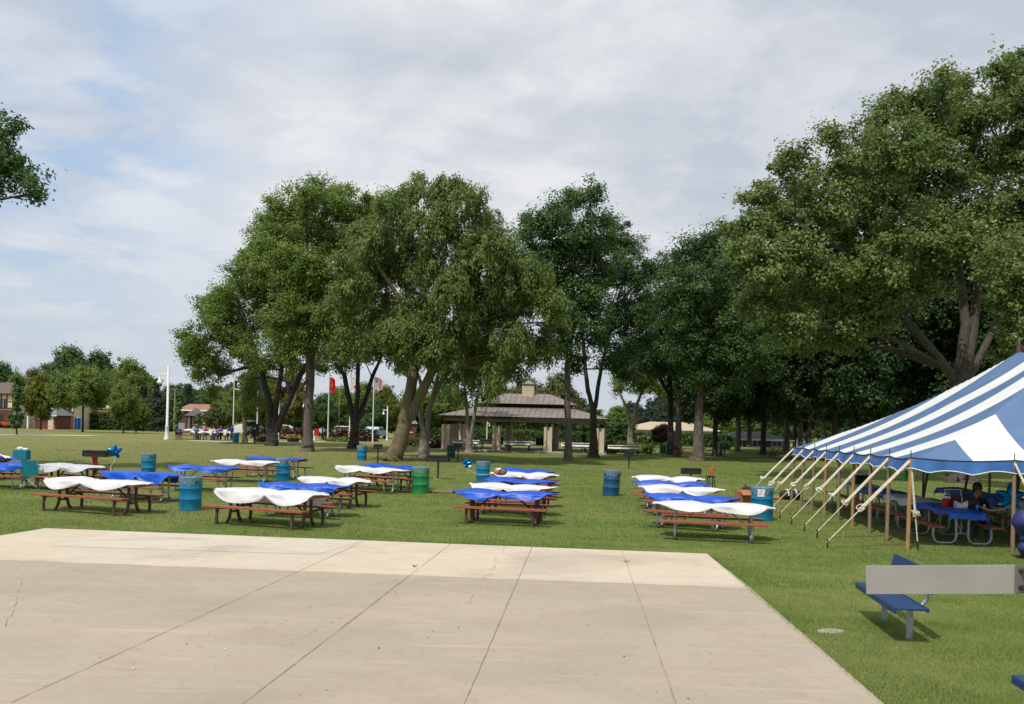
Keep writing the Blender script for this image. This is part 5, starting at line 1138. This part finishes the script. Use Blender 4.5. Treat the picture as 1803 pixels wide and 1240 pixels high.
b = MB(); b.add([(PWD/2-0.62, PD/2-0.62, 5.7), (PWD/2+0.62, PD/2-0.62, 5.7), (PWD/2+0.62, PD/2+0.62, 5.7), (PWD/2-0.62, PD/2+0.62, 5.7), (PWD/2, PD/2, 6.05)], [(0, 1, 4), (1, 2, 4), (2, 3, 4), (3, 0, 4), (3, 2, 1, 0)]); b.build('cupola_roof', pav_roof, cupo)
b = MB(); b.tube([(PWD/2, PD/2, 6.0), (PWD/2, PD/2, 6.6)], 0.02, 6); b.add([(PWD/2-0.12, PD/2, 6.3), (PWD/2+0.16, PD/2, 6.3), (PWD/2+0.05, PD/2, 6.7), (PWD/2-0.12, PD/2+0.01, 6.3), (PWD/2+0.16, PD/2+0.01, 6.3), (PWD/2+0.05, PD/2+0.01, 6.7)], [(0, 1, 2), (5, 4, 3)]); b.build('weathervane', M['galv'], cupo)
for k in range(4):
    for yy in (0, PD):
        x = k*PWD/3
        b = MB()
        b.box((x-0.23, yy, 1.12), (0.20, 0.5, 2.0)); b.box((x+0.23, yy, 1.12), (0.20, 0.5, 2.0)); b.box((x, yy, 1.12), (0.28, 0.2, 1.98)); b.build('column', [M['palewall']], pav)
        b = MB(); b.box((x, yy, 2.28), (0.16, 0.16, 0.34)); b.build('post', M['timber'], pav)
for k in range(6):
    b = MB(); b.box((-0.05, 0.75+k*0.8, 1.12), (0.16, 0.5, 2.0)); b.build('screen_panel', M['palewall'], pav)
def pavp(u, v): return Vector((PL.x, PL.y, 0.12))+Matrix.Rotation(pyaw, 3, 'Z') @ Vector((u, v, 0))
long_l = ['white covered table behind the left pavilion columns', 'white covered table in the left bay of the pavilion, half hidden', 'white covered table at the second pavilion column', 'white covered table left of the pale trunk in the pavilion', 'white covered table outside the right end of the pavilion']
def long_table(label, p, L):
    t = thing('covered_table', label, 'table', p, pyaw, 'white covered tables at the pavilion'); b = MB(); b.grid(lambda a, c: ((a-0.5)*(L+0.1), (c-0.5)*0.86, 0.76+0.01*math.sin(20*a)-(0.27 if c in (0, 1) else 0)), 24, 4, smooth=False); b.build('cloth_cover', M['white'], t)
    b = MB(); b.box((0, 0, 0.70), (L, 0.74, 0.05)); b.box((0, -0.65, 0.43), (L, 0.26, 0.05)); b.box((0, 0.65, 0.43), (L, 0.26, 0.05)); b.build('bench_set', M['darkbrown'], t)
    for e in (-1, 1): b = MB(); b.tube([(e*(L/2-0.3), -0.6, 0), (e*(L/2-0.3), -0.15, 0.7)], 0.04, 6); b.tube([(e*(L/2-0.3), 0.6, 0), (e*(L/2-0.3), 0.15, 0.7)], 0.04, 6); b.build('leg', M['black'], t)
for lb, u, v, L in zip(long_l, (1.75, 3.2, 6.1, 10.7, 14.6), (-0.35, 3.4, -0.4, -0.4, 0.6), (2.1, 2.0, 2.2, 2.2, 2.6)): long_table(lb, pavp(u, v) if u < 14 else pavp(u, v)-Vector((0, 0, 0.12)), L)
for k, (u, v) in enumerate(((7.4, 1.6), (8.0, 1.8), (4.2, 1.8), (8.4, 3.0))):
    t = thing('black_chair', 'black chair under the pavilion roof', 'chair', pavp(u, v), pyaw+random.uniform(-.5, .5), 'black chairs under the pavilion'); b = MB(); b.box((0, 0, 0.45), (0.5, 0.5, 0.08), bev=0.02); b.build('seat', M['soft_black'], t); b = MB(); b.box((0, 0.24, 0.75), (0.5, 0.06, 0.6), bev=0.02); b.build('backrest', M['soft_black'], t)
    for x in (-0.2, 0.2):
        for y in (-0.2, 0.2): b = MB(); b.tube([(x, y, 0), (x, y, 0.42)], 0.02, 5); b.build('leg', M['black'], t)
person('person in black standing in the pavilion right of the pale trunk', pavp(11.2, 2.6), pyaw+0.6, 'stand', M['soft_black'], M['soft_black'], scale=0.98)
person('person in blue standing behind the dark trunk at the pavilion corner', pavp(12.0, 3.2), pyaw-0.4, 'stand', M['bluecloth'], M['denim'])

# ------------------------------------------------------------------ grove tables, planters, flags, lamps
for lb, px, py, yw in (('bare dark picnic table in the grove shade left of the pale trunk', 1214, 806, 4), ('bare dark picnic table in the grove shade right of the pale trunk', 1250, 803, -3), ('bare brown picnic table deep in the grove shade', 1378, 806, 5)):
    picnic(gp(px, py), R(yw), 2.44, 'brown', None, 0, lb, '', 3, tg='bare picnic tables in the grove')
for lb, px in (('round planter of yellow flowers beside the tall black cabinet', 460), ('round planter of yellow flowers left of the straight grey trunk', 516)):
    p = gp(px, 778.5); t = thing('flower_planter', lb, 'planter', p); b = MB(); b.lathe([(0.40, 0), (0.48, 0.2), (0.5, 0.42), (0.44, 0.42), (0.42, 0.3)], 20); b.build('tub', M['timber'], t)
    c = RNG.normal(0, 1, (60, 3))*np.array([0.34, 0.3, 0.08])+np.array([0, 0, 0.52]); V, tt = leaves(c, np.tile(np.array([0, 0, 1.0]), (60, 1)), 8, 0.12, 0.16, 0.12); put('flowers', raw_mesh('flowers', V, np.arange(len(V)).reshape(-1, 4), 4, LEAF['flower'], tt), t); t.scale = (1.25, 1, 1)
p = gp(449, 780.5); t = thing('black_cabinet', 'tall black cabinet with a white label on a post beside a tree', 'cabinet', p); b = MB(); b.box((0.07, 0, 1.15), (0.5, 0.42, 1.1), bev=0.03); b.build('cabinet_body', M['soft_black'], t); b = MB(); b.tube([(-0.06, 0, 0), (-0.06, 0, 0.62)], 0.07, 8); b.tube([(0.08, 0, 0), (0.08, 0, 0.62)], 0.05, 8); b.build('post', M['black'], t); b = MB(); b.box((0.0, -0.214, 1.3), (0.16, 0.01, 0.12)); b.build('label_plate', M['paper'], t)
def emblem(mb, cx, cz, r, mi, y=-0.012):
    for sd in (-1, 1): mb.add([(cx+r*math.cos(i*math.pi/8)*(0.8 if i % 2 else 1), sd*abs(y), cz+r*math.sin(i*math.pi/8)*(0.8 if i % 2 else 1)) for i in range(16)], [tuple(range(16))], mi)
def flag(label, px, base_py, d, top_py, cols, fw, fh, marks, folded=0.5, ftop=None):
    p = GX(px, d); h = W(px, top_py, d).z-p.z
    t = thing('flagpole', label, 'flagpole', p); b = MB(); b.tube([(0, 0, -0.1), (0, 0, h)], [0.075, 0.045], 10); b.ball((0, 0, h+0.05), 0.08, 0, 7); b.build('pole', M['lampwhite'], t)
    f0 = h-0.15 if ftop is None else W(px, ftop, d).z-p.z
    b = MB(); nu, nv = 26, 13
    def fn(a, c):
        x = a*fw*(1-folded*0.45); return (0.06+x, 0.13*math.sin(a*9)*a+0.05*math.sin(a*17+c*3)*a, f0-c*fh-a*a*fw*0.55*folded-0.05*math.sin(a*8)*a)
    b.grid(fn, nu, nv)
    for i in range(len(b.f)):
        a, c = (i % nu+0.5)/nu, (i//nu+0.5)/nv; b.m[i] = marks(a, c)
    b.build('flag', cols, t)
    b = MB(); b.tube([(0.02, -0.08, 0.9), (0.02, -0.06, h-0.1)], 0.008, 4); b.build('halyard', M['strap'], t)
fm = lambda nm, c: mat('flag_'+nm, c, None, 1, 0.7, trans=0.3)
FK, FWh, FB, FPu, FR, FNv, FY = fm('black', (0.015, 0.015, 0.017)), fm('white', (0.72, 0.72, 0.72)), fm('blue', lin(50, 90, 200)), fm('purple', lin(52, 40, 100)), fm('red', lin(196, 34, 40)), fm('navy', lin(36, 40, 88)), fm('gold', lin(214, 160, 60))
fd = 93
flag('flagpole with a black and white flag, leftmost of the row', 411, 777, fd, 666, [FK, FWh], 1.0, 1.0, lambda a, c: 1 if ((a-0.5)**2+(c-0.45)**2 < 0.06 or c > 0.86 or c < 0.10) and not ((a-0.5)**2+(c-0.5)**2 < 0.018) else 0)
flag('flagpole with a plain blue flag behind the dark stems', 453, 777, fd, 664, [FB, FWh, FY], 0.9, 1.25, lambda a, c: 1 if (a-0.55)**2+(c-0.5)**2 < 0.02 else 0)
flag('flagpole with a purple and white flag behind the triple stemmed tree', 491, 777, fd, 649, [FPu, FWh, FY], 1.1, 0.9, lambda a, c: (2 if (a-0.4)**2+(c-0.5)**2 < 0.012 else 1) if (a-0.4)**2+(c-0.5)**2 < 0.085 else 0, ftop=668)
flag('flagpole with a red flag right of the straight grey trunk', 578, 777, fd, 656, [FR, FY], 0.8, 1.4, lambda a, c: 1 if (a-0.45)**2+(c-0.55)**2 < 0.03 and (int(a*12)+int(c*10)) % 2 else 0, 0.7, ftop=664)
flag('flagpole with a white flag behind the dark forked tree', 616, 776, fd, 658, [FWh, FR, FNv], 0.95, 1.3, lambda a, c: 1 if (a-0.5)**2+(c-0.75)**2 < 0.02 else 0, ftop=664)
flag('flagpole with a red and white striped flag, rightmost of the row', 657, 780, 91, 661, [FR, FWh, FNv], 1.1, 1.0, lambda a, c: (1 if (int(a*11) % 2 and int(c*13) % 2) else 2) if (a < 0.42 and c < 7/13) else int(c*13) % 2, 0.6, ftop=664)
def lamp(label, px, d, top_py, side, group='white park lamp posts'):
    p = GX(px, d); h = W(px, top_py, d).z-p.z; k = h/6.8
    t = thing('lamp_post', label, 'lamp post', p, 0, group)
    b = MB(); b.lathe([(0.26*k, -0.05), (0.26*k, 0.12*k), (0.17*k, 0.3*k), (0.16*k, 1.15*k), (0.19*k, 1.2*k), (0.115*k, 1.32*k), (0.10*k, h-0.02), (0.03*k, h+0.05)], 14); b.build('post', M['lampwhite'], t)
    z = h*0.885; s = side
    b = MB(); b.tube([(0, 0, z), (s*0.78*k, 0, z)], 0.06*k, 8); b.tube([(0, 0, z+0.2*k), (s*0.4*k, 0, z+0.12*k), (s*0.78*k, 0, z+0.14*k)], 0.03*k, 6); b.tube([(s*0.78*k, 0, z+0.25*k), (s*0.78*k, 0, z-0.2*k)], 0.05*k, 8); b.build('arm', M['lampwhite'], t)
    b = MB(); b.lathe([(0.06*k, z-0.15*k), (0.09*k, z-0.3*k), (0.16*k, z-0.5*k), (0.19*k, z-0.62*k), (0.31*k, z-0.70*k), (0.31*k, z-0.74*k)], 16, (s*0.78*k, 0, 0)); b.build('lamp_shade', M['lampwhite'], t)
    b = MB(); b.lathe([(0.24*k, z-0.74*k), (0.2*k, z-0.86*k), (0.08*k, z-0.93*k)], 14, (s*0.78*k, 0, 0)); b.build('globe', M['glass'], t)
lamp('tall white lamp post with a bell lamp standing alone at left', 294.5, 86, 645, -1)
lamp('white lamp post right of the striped flag', 682, 103, 716, -1)
lamp('white lamp post half hidden behind the straight grey trunk', 543, 102, 700, -1)
lamp('white lamp post seen through the pavilion', 858, 112, 742, 1)
for lb, px, d, tp, r in (('bare wooden utility pole above the brick house', 307, 150, 684, 0.16), ('grey metal pole between the red and white flags', 597, 112, 682, 0.07)):
    p = GX(px, d); h = W(px, tp, d).z-p.z; t = thing('utility_pole', lb, 'pole', p); b = MB(); b.tube([(0, 0, -0.1), (0, 0, h)], [r, r*0.7], 8); b.build('pole', M['greybark'], t); b = MB(); b.box((0, 0, h-0.12), (r*6, 0.1, 0.1)); b.build('crossbar', M['greybark'], t)

# ------------------------------------------------------------------ buildings
def house(name, label, px0, px1, d, eave_px, ridge_px, wallm, roofm, wins=(), timber=False, door=None, yaw=0.0, deep=8.0, base=None, gable=False, cat='house'):
    A = GX(px0, d); B = GX(px1, d); wdt = B.x-A.x; z0 = A.z; ze = W(px0, eave_px, d).z-z0; zr = W(px0, ridge_px, d+deep/2).z-z0
    t = thing(name, label, cat, (A.x, A.y, z0), yaw)
    b = MB(); b.box((wdt/2, deep/2, ze/2-0.1), (wdt, deep, ze+0.2)); b.build('wall', wallm, t)
    b = MB(); o = 0.45
    if gable: b.add([(-o, -o, ze), (wdt+o, -o, ze), (wdt+o, deep+o, ze), (-o, deep+o, ze), (-o, deep/2, zr), (wdt+o, deep/2, zr)], [(0, 1, 5, 4), (2, 3, 4, 5), (1, 2, 5), (3, 0, 4), (3, 2, 1, 0)])
    else: b.add([(-o, -o, ze), (wdt+o, -o, ze), (wdt+o, deep+o, ze), (-o, deep+o, ze), (min(wdt*0.3, 3), deep/2, zr), (max(wdt*0.7, wdt-3), deep/2, zr)], [(0, 1, 5, 4), (2, 3, 4, 5), (1, 2, 5), (3, 0, 4), (3, 2, 1, 0)])
    b.build('roof', roofm, t)
    b = MB(); b.box((wdt/2, -o, ze-0.02), (wdt+2*o, 0.06, 0.2)); b.build('fascia', M['lampwhite'] if not timber else M['timber'], t)
    for (fx_, fz, ww, wh) in wins:
        b = MB(); b.box((fx_*wdt, -0.03, fz*ze), (ww+0.16, 0.1, wh+0.16)); f = b.build('window', M['timber'] if timber else M['lampwhite'], t)
        b = MB(); b.box((fx_*wdt, -0.09, fz*ze), (ww, 0.03, wh)); b.box((fx_*wdt, -0.10, fz*ze), (0.04, 0.035, wh), mi=1); b.build('pane', [M['darkglass'], M['lampwhite']], f)
    if door: b = MB(); b.box((door[0]*wdt, -0.05, door[2]/2), (door[1], 0.1, door[2])); dd = b.build('door', door[3], t); b = MB(); b.ball((door[0]*wdt+door[1]*0.38, -0.13, 1.0), 0.05, 0, 6); b.build('handle', M['black'], dd)
    if timber:
        b = MB(); n = int(wdt/0.9)
        for k in range(n+1): b.box((k*wdt/n, -0.06, ze*0.78), (0.14, 0.08, ze*0.40))
        b.box((wdt/2, -0.062, ze*0.58), (wdt, 0.085, 0.2)); b.box((wdt/2, -0.062, ze*0.79), (wdt, 0.082, 0.1)); b.build('timber_frame', M['timber'], t)
        b = MB(); b.box((wdt/2, -0.04, ze*0.27), (wdt, 0.06, ze*0.52)); b.build('brick_base', M['brick'], t)
    return t
house('timbered_house', 'cream and dark timber house cut by the left edge', -60, 22, 150, 692, 672, M['cream'], M['shingle'], [(0.55, 0.72, 1.1, 1.3), (0.8, 0.72, 1.1, 1.3), (0.7, 0.28, 1.6, 1.4)], True)
house('timbered_house', 'cream and timber house with a long low roof behind the restroom', 92, 130, 165, 703, 694, M['cream'], M['shingle'], [(0.3, 0.75, 1.2, 1.2), (0.7, 0.75, 1.2, 1.2)], True)
house('timbered_house', 'cream and timber gabled house behind the wide flat topped tree', 140, 203, 172, 694, 680, M['cream'], M['shingle'], [(0.25, 0.75, 1.2, 1.3), (0.6, 0.75, 1.2, 1.3), (0.8, 0.3, 1.4, 1.4)], True, gable=True)
house('brick_restroom', 'low red brick restroom with grey roof and pale door', 62, 97, 152, 731, 714, M['brick'], M['greyshingle'], [(0.2, 0.8, 0.6, 0.3)], False, (0.8, 0.9, 2.2, M['palewall']), deep=5.5, cat='restroom')
t = thing('white_post', 'white post at the left corner of the brick restroom', 'post', GX(49, 148)); b = MB(); b.box((0, 0, 1.0), (0.2, 0.2, 2.0)); b.box((0, 0, 2.03), (0.26, 0.26, 0.06)); b.build('post_body', M['lampwhite'], t)
house('brick_house', 'red brick house with tan roof right of the lamp post', 318, 368, 128, 722, 711, M['brick'], M['redshingle'], [(0.62, 0.62, 1.3, 1.4)], False, deep=9, gable=True)
p = GX(322, 127.6); t = thing('porch', 'grey gabled porch on the front of the brick house', 'porch', p); b = MB(); b.box((0.9, 0, 1.2), (0.2, 0.4, 2.4)); b.box((2.9, 0, 1.2), (0.2, 0.4, 2.4)); b.add([(0.3, -0.4, 2.4), (3.5, -0.4, 2.4), (1.9, -0.4, 3.5), (0.3, 0.3, 2.4), (3.5, 0.3, 2.4), (1.9, 0.3, 3.5)], [(0, 1, 2), (5, 4, 3), (0, 2, 5, 3), (2, 1, 4, 5), (1, 0, 3, 4)]); b.build('gable', M['greyshingle'], t)
house('tan_building', 'long pale tan building seen between the grove trunks', 1122, 1262, 140, 755, 742, M['palewall'], M['tanmetal'], [(0.3, 0.45, 2, 1.2), (0.75, 0.45, 2, 1.2)], False, (0.55, 1.2, 2.2, M['lampwhite']), deep=14, cat='building')
house('brick_building', 'low red brick building with grey roof deep in the grove', 1276, 1392, 122, 773, 759, M['brick'], M['greyshingle'], [(0.2, 0.6, 1.2, 0.9), (0.5, 0.6, 1.2, 0.9), (0.8, 0.6, 1.2, 0.9)], False, None, deep=9, cat='building')
p = GX(713, 104); t = thing('brick_kiosk', 'small red brick kiosk with grey pyramid roof', 'kiosk', p); b = MB(); b.box((0.5, 0, 0.55), (1.5, 1.2, 1.1)); b.box((1.05, 0, 1.4), (0.55, 0.6, 1.0)); b.build('wall', M['brick'], t); b = MB(); b.add([(0.6, -0.5, 1.9), (1.5, -0.5, 1.9), (1.5, 0.5, 1.9), (0.6, 0.5, 1.9), (1.05, 0, 2.45)], [(0, 1, 4), (1, 2, 4), (2, 3, 4), (3, 0, 4), (3, 2, 1, 0)]); b.build('roof', M['greyshingle'], t); b = MB(); b.box((0.4, -0.62, 0.95), (1.2, 0.06, 0.08)); b.build('ledge', M['lampwhite'], t)
p = GX(134, 166); t = thing('portable_toilet', 'blue portable toilet with a white roof beside the brick restroom', 'portable toilet', p)
b = MB(); b.box((0, 0, 1.05), (1.15, 1.15, 2.1), bev=0.04); b.build('cabin', M['portablue'], t); b = MB(); b.grid(lambda a, c: ((a-0.5)*1.2, (c-0.5)*1.2, 2.1+0.22*math.sin(math.pi*a)), 10, 2); b.box((0, 0, 2.11), (1.22, 1.22, 0.05)); b.build('roof', M['lampwhite'], t); b = MB(); b.box((0, -0.585, 1.0), (0.75, 0.03, 1.85)); d_ = b.build('door', M['portablue'], t); b = MB(); b.box((0.28, -0.61, 1.0), (0.06, 0.03, 0.14)); b.build('handle', M['black'], d_)
# orange plant and frames at far left
def tractor(label, px, d, s):
    p = GX(px, d); t = thing('garden_tractor', label, 'tractor', p, 0.3); b = MB(); b.box((0.5, 0, 0.75), (1.3, 0.7, 0.5), bev=0.06); b.box((-0.45, 0, 0.8), (0.7, 0.9, 0.35), bev=0.05); b.box((-0.6, 0, 1.15), (0.12, 0.5, 0.5), bev=0.03); b.build('body', M['orange'], t)
    for x, r in ((-0.5, 0.5), (0.85, 0.32)):
        for y in (-0.55, 0.55):
            b = MB(); b.lathe([(r*0.5, -0.12), (r, -0.11), (r, 0.11), (r*0.5, 0.12)], 16); b.xf(Matrix.Translation((x, y, r)) @ Matrix.Rotation(R(90), 4, 'X')); b.build('wheel', M['tyre'], t)
    b = MB(); b.tube([(-0.75, -0.4, 0.9), (-0.75, -0.4, 1.9), (-0.75, 0.4, 1.9), (-0.75, 0.4, 0.9)], 0.04, 6); b.build('roll_bar', M['black'], t); t.scale = (s,)*3
tractor('orange tractor parked at the left edge by the house', 18, 140, 1.2); tractor('smaller orange tractor at the left edge, nearer the path', 4, 132, 0.9)
t = thing('picnic_bench', 'orange brown bench frame before the restroom door', 'bench', GX(88, 146), 0.1); b = MB(); b.box((0, 0, 0.45), (2.0, 0.4, 0.06)); b.build('seat', M['orange'], t)
for x in (-0.8, 0.8): b = MB(); b.tube([(x, -0.2, 0), (x, 0, 0.45)], 0.05, 6); b.tube([(x, 0.2, 0), (x, 0, 0.45)], 0.05, 6); b.build('leg', M['orange'], t)

# ------------------------------------------------------------------ cars
def car(label, px, d, yaw, paint, van=False):
    t = thing('parked_car', label, 'car', GX(px, d), yaw, 'cars parked beyond the park'); hh = 1.9 if van else 1.45
    prof = [(-2.2, 0.35), (-2.22, 0.75), (-2.0, 0.95), (-1.5, 0.98), (-0.9, hh), (0.6, hh), (1.35, 1.0), (2.05, 0.85), (2.2, 0.6), (2.15, 0.35)] if not van else [(-2.3, 0.35), (-2.32, 1.0), (-2.2, hh), (1.0, hh), (1.7, 1.1), (2.25, 0.95), (2.3, 0.4)]
    b = MB(); n = len(prof)
    vs = [(x, s*(0.88 if z < 1.02 else 0.72), z) for s in (-1, 1) for x, z in prof]; b.add(vs, [tuple(range(n)), tuple(range(2*n-1, n-1, -1))]+[((i+1) % n, i, n+i, n+(i+1) % n) for i in range(n)]); b.build('body', paint, t)
    for s in (-1, 1):
        wz = 1.05; w = [(-1.35, wz), (-0.85, hh-0.08), (0.55, hh-0.08), (1.2, wz)] if not van else [(-2.0, wz+0.1), (-2.0, hh-0.15), (0.95, hh-0.15), (1.5, wz+0.1)]
        b = MB(); b.add([(x, s*(0.89 if z <= wz+0.1 else 0.745), z) for x, z in w], [(0, 1, 2, 3) if s < 0 else (3, 2, 1, 0)]); b.build('window', M['darkglass'], t)
        for x in (-1.35, 1.35):
            b = MB(); b.lathe([(0.18, -0.1), (0.32, -0.1), (0.32, 0.1), (0.18, 0.1)], 16); b.xf(Matrix.Translation((x, s*0.82, 0.32)) @ Matrix.Rotation(R(90), 4, 'X')); wv = b.build('wheel', M['tyre'], t)
            b = MB(); b.lathe([(0.001, -0.04), (0.18, -0.03), (0.18, 0.03), (0.001, 0.04)], 12, cap=False); b.xf(Matrix.Translation((x, s*0.88, 0.32)) @ Matrix.Rotation(R(90), 4, 'X')); b.build('rim', M['galv'], wv)
CW, CB_, CR, CD, CG = carpaint('white', (0.75, 0.75, 0.75)), carpaint('light_blue', lin(168, 200, 214)), carpaint('red', lin(190, 30, 40)), carpaint('dark', (0.03, 0.035, 0.05)), carpaint('silver', (0.45, 0.46, 0.48))
for lb, px, d, yw, pt, vn in (('dark car behind the leftmost flagpole', 421, 124, 5, CD, 0), ('white van partly behind the tall black cabinet', 440, 118, 70, CW, 1), ('white car seen between the stems of the triple stemmed tree', 500, 126, 4, CW, 0), ('pale blue car behind the red flag pole', 582, 128, 175, CB_, 0), ('white car left of the dark forked tree', 606, 114, 5, CW, 0), ('pale blue car right of the striped flag pole', 661, 110, 80, CB_, 0), ('red car seen through the pavilion', 915, 165, 178, CR, 0), ('silver car seen through the pavilion, left of the red one', 894, 175, 5, CG, 1), ('silver car behind the seated group', 370, 128, 3, CG, 0)):
    car(lb, px, d, R(yw), pt, vn)

# ------------------------------------------------------------------ seated group far left
gt = [('distant picnic table with a white bundle left of the seated group', 331, 86.5, 'tealfabric'), ('distant picnic table the group sits around', 373, 86, None)]
t = picnic(GX(331, 87), R(2), 2.3, 'galv', None, 0, gt[0][0], '', 5, tg=None); t = picnic(GX(362, 87), R(2), 2.44, 'galv', 'white', 0.1, 'left one of two distant tables the group sits around', 'distant white sheet on the left table of the seated group', 201, 0, tg=None, cg=None)
t = picnic(GX(393, 87.5), R(2), 2.44, 'galv', 'white', 0.1, 'right one of two distant tables the group sits around', 'distant white sheet on the right table of the seated group', 202, 0, tg=None, cg=None)
b = MB(); b.ball((0, 0, 0.12), 0.2, 0, 8, (2.4, 1.2, 0.7)); b.build('white_bundle', M['whitecloth'], None, label='white bundle on the distant table left of the seated group', cat='bundle', loc=GX(333, 87)+Vector((0, 0, 0.755)))
ppl = [(346, 'bluecloth', -1, 'person in blue at the left end of the distant group'), (354, 'whitecloth', 1, 'person in white behind the left distant table'), (364, 'magenta', 1, 'person in magenta behind the left distant table'), (372, 'whitecloth', -1, 'person in white with back to us between the distant tables'), (378, 'yellowcloth', 1, 'person in pale yellow behind the distant tables'), (384, 'purple', -1, 'person in purple with back to us at the distant tables'), (390, 'bluecloth', 1, 'person in blue behind the right distant table'), (397, 'whitecloth', -1, 'person in white with back to us at the right distant table'), (402, 'navy', 1, 'person in navy at the right end of the distant tables')]
for px, sh, s, lb in ppl:
    person(lb, GX(px, 87.2+0.68*s)-Vector((0, 0, 0.0)), R(0) if s > 0 else R(180), 'sit', M[sh], M['denim' if s > 0 else 'navy'], M['hair'] if random.random() < 0.6 else mat('brown_hair', (0.1, 0.06, 0.03)), group='people at the distant tables')
person('person in blue standing at the right end of the distant group', GX(409, 86), R(60), 'stand', M['bluecloth'], M['navy'], scale=0.85)
camp_chair('purple folding chair left of the distant group', GX(316, 87), R(30), M['purple'], M['black'])
t = thing('grey_board', 'grey notice board panel behind the purple folding chair', 'notice board', GX(320, 92)); b = MB(); b.box((0, 0, 1.1), (0.62, 0.05, 0.8)); b.build('panel', M['galv'], t); b = MB(); b.tube([(-0.27, 0.04, 0), (-0.27, 0.04, 1.4)], 0.03, 6); b.tube([(0.27, 0.04, 0), (0.27, 0.04, 1.4)], 0.03, 6); b.build('frame', M['aluminium'], t)
p = gp(413, 0) if False else GX(427, 82); 
photo_tree('park_tree', 'small tree with a pale short trunk beside the tall black cabinet', 82, [(431, 781, 9), (431, 760, 8), (430, 735, 7), (428, 700, 5)], [[(430, 730, 4), (445, 690, 3)]], [(440, 690, 16), (446, 672, 18), (440, 715, 12), (450, 655, 16), (456, 705, 13)], 'mid', M['mossbark'], 1.2, dens=0.8)
t = thing('red_sign', 'red and white board on an easel right of the straight grey trunk', 'sign', GX(558, 95)); b = MB(); b.box((0, 0, 0.85), (0.5, 0.05, 0.75)); b.build('board', M['red'], t); b = MB(); b.box((-0.28, 0.05, 0.5), (0.35, 0.05, 1.0)); b.build('white_panel', M['lampwhite'], t); b = MB(); b.tube([(0.18, 0, 0), (0.1, 0, 0.6)], 0.025, 6); b.tube([(-0.18, 0, 0), (-0.1, 0, 0.6)], 0.025, 6); b.build('leg', M['lampwhite'], t)

# ------------------------------------------------------------------ blue benches and the grey arm
def park_bench(label, p, yaw):
    t = thing('park_bench', label, 'bench', p, yaw, 'blue park benches'); L = 1.85
    b = MB(); b.box((0, 0.0, 0.45), (L, 0.36, 0.03), bev=0.01); b.box((0, -0.19, 0.425), (L, 0.03, 0.08), bev=0.012); b.box((0, 0.20, 0.445), (L, 0.03, 0.05), bev=0.01); b.build('seat', M['benchblue'], t)
    b = MB(); b.box((-0.04, 0.30, 0.76), (L-0.1, 0.03, 0.28), mat=Matrix.Rotation(R(-14), 4, 'X'), bev=0.012); b.build('backrest', M['benchblue'], t)
    for e in (-1, 1):
        x = e*0.54; b = MB(); b.tube([(x, 0.10, -0.1), (x, 0.10, 0.41)], 0.042, 12); b.lathe([(0.05, 0.2), (0.05, 0.26)], 12, (x, 0.10, 0)); b.build('leg', M['galv'], t)
        b = MB(); b.tube([(x, -0.1, 0.40), (x, 0.10, 0.40), (x, 0.24, 0.43), (x, 0.31, 0.52), (x, 0.31, 0.66), (x, 0.34, 0.82)], 0.028, 8); b.build('back_support', M['galv'], t)
    return t
A, B = PZ(1505, 1027, 0.44), PZ(1577, 1075, 0.44)
byaw = math.atan2(B.y-A.y, B.x-A.x); bdir = Vector((math.cos(byaw), math.sin(byaw), 0)); bside = Vector((-bdir.y, bdir.x, 0))
c = (A+B)/2+bside*0.2; park_bench('blue park bench on two galvanised posts beside the concrete slab', Vector((c.x, c.y, 0)), byaw)
c = PZ(1781, 1192, 0.44)+bdir*0.93+bside*0.2; park_bench('blue park bench cut by the bottom right corner', Vector((c.x, c.y, 0)), byaw)
t = thing('footing_pad', 'small bare concrete pad in the grass left of the blue bench', 'concrete pad', gp(1463, 1112), 0.2); b = MB(); b.lathe([(0.2, -0.06), (0.2, 0.006), (0.18, 0.016)], 7); b.xf(Matrix.Diagonal((1, 0.6, 1, 1))); b.build('pad', M['concrete'], t)
dA = 5.0; Lp, Rp = W(1518, 1020, dA), W(1800, 1019, dA-0.12); ay = math.atan2(Rp.y-Lp.y, Rp.x-Lp.x); AL = (Rp-Lp).length+0.12
t = thing('metal_arm', 'flat grey metal arm reaching in from the right edge before the bench', 'metal arm', (Rp.x+0.16, Rp.y-0.02, 0), ay)
zA = Rp.z; b = MB(); b.box((-AL/2-0.02, 0, (Lp.z+Rp.z)/2), (AL, 0.012, 0.153), mat=Matrix.Rotation(-math.atan2(Rp.z-Lp.z, (Rp-Lp).length), 4, 'Y'), bev=0.002); b.build('plate', M['plate'], t)
b = MB(); b.box((0.03, 0.05, zA), (0.2, 0.06, 0.22), bev=0.004); b.box((-0.05, -0.013, zA), (0.30, 0.010, 0.150), bev=0.003); b.build('clamp', M['clampmetal'], t)
for zz in (-0.045, 0.045):
    b = MB(); b.tube([(-0.165, -0.045, zA+zz), (-0.165, -0.015, zA+zz)], 0.014, 6); b.tube([(-0.12, -0.024, zA+zz), (-0.185, -0.024, zA+zz)], 0.010, 6); b.build('bolt', M['rust'], t)
b = MB(); b.tube([(0.1, 0.12, -0.1), (0.1, 0.12, zA+0.6)], 0.05, 12); b.build('post', M['galv'], t)
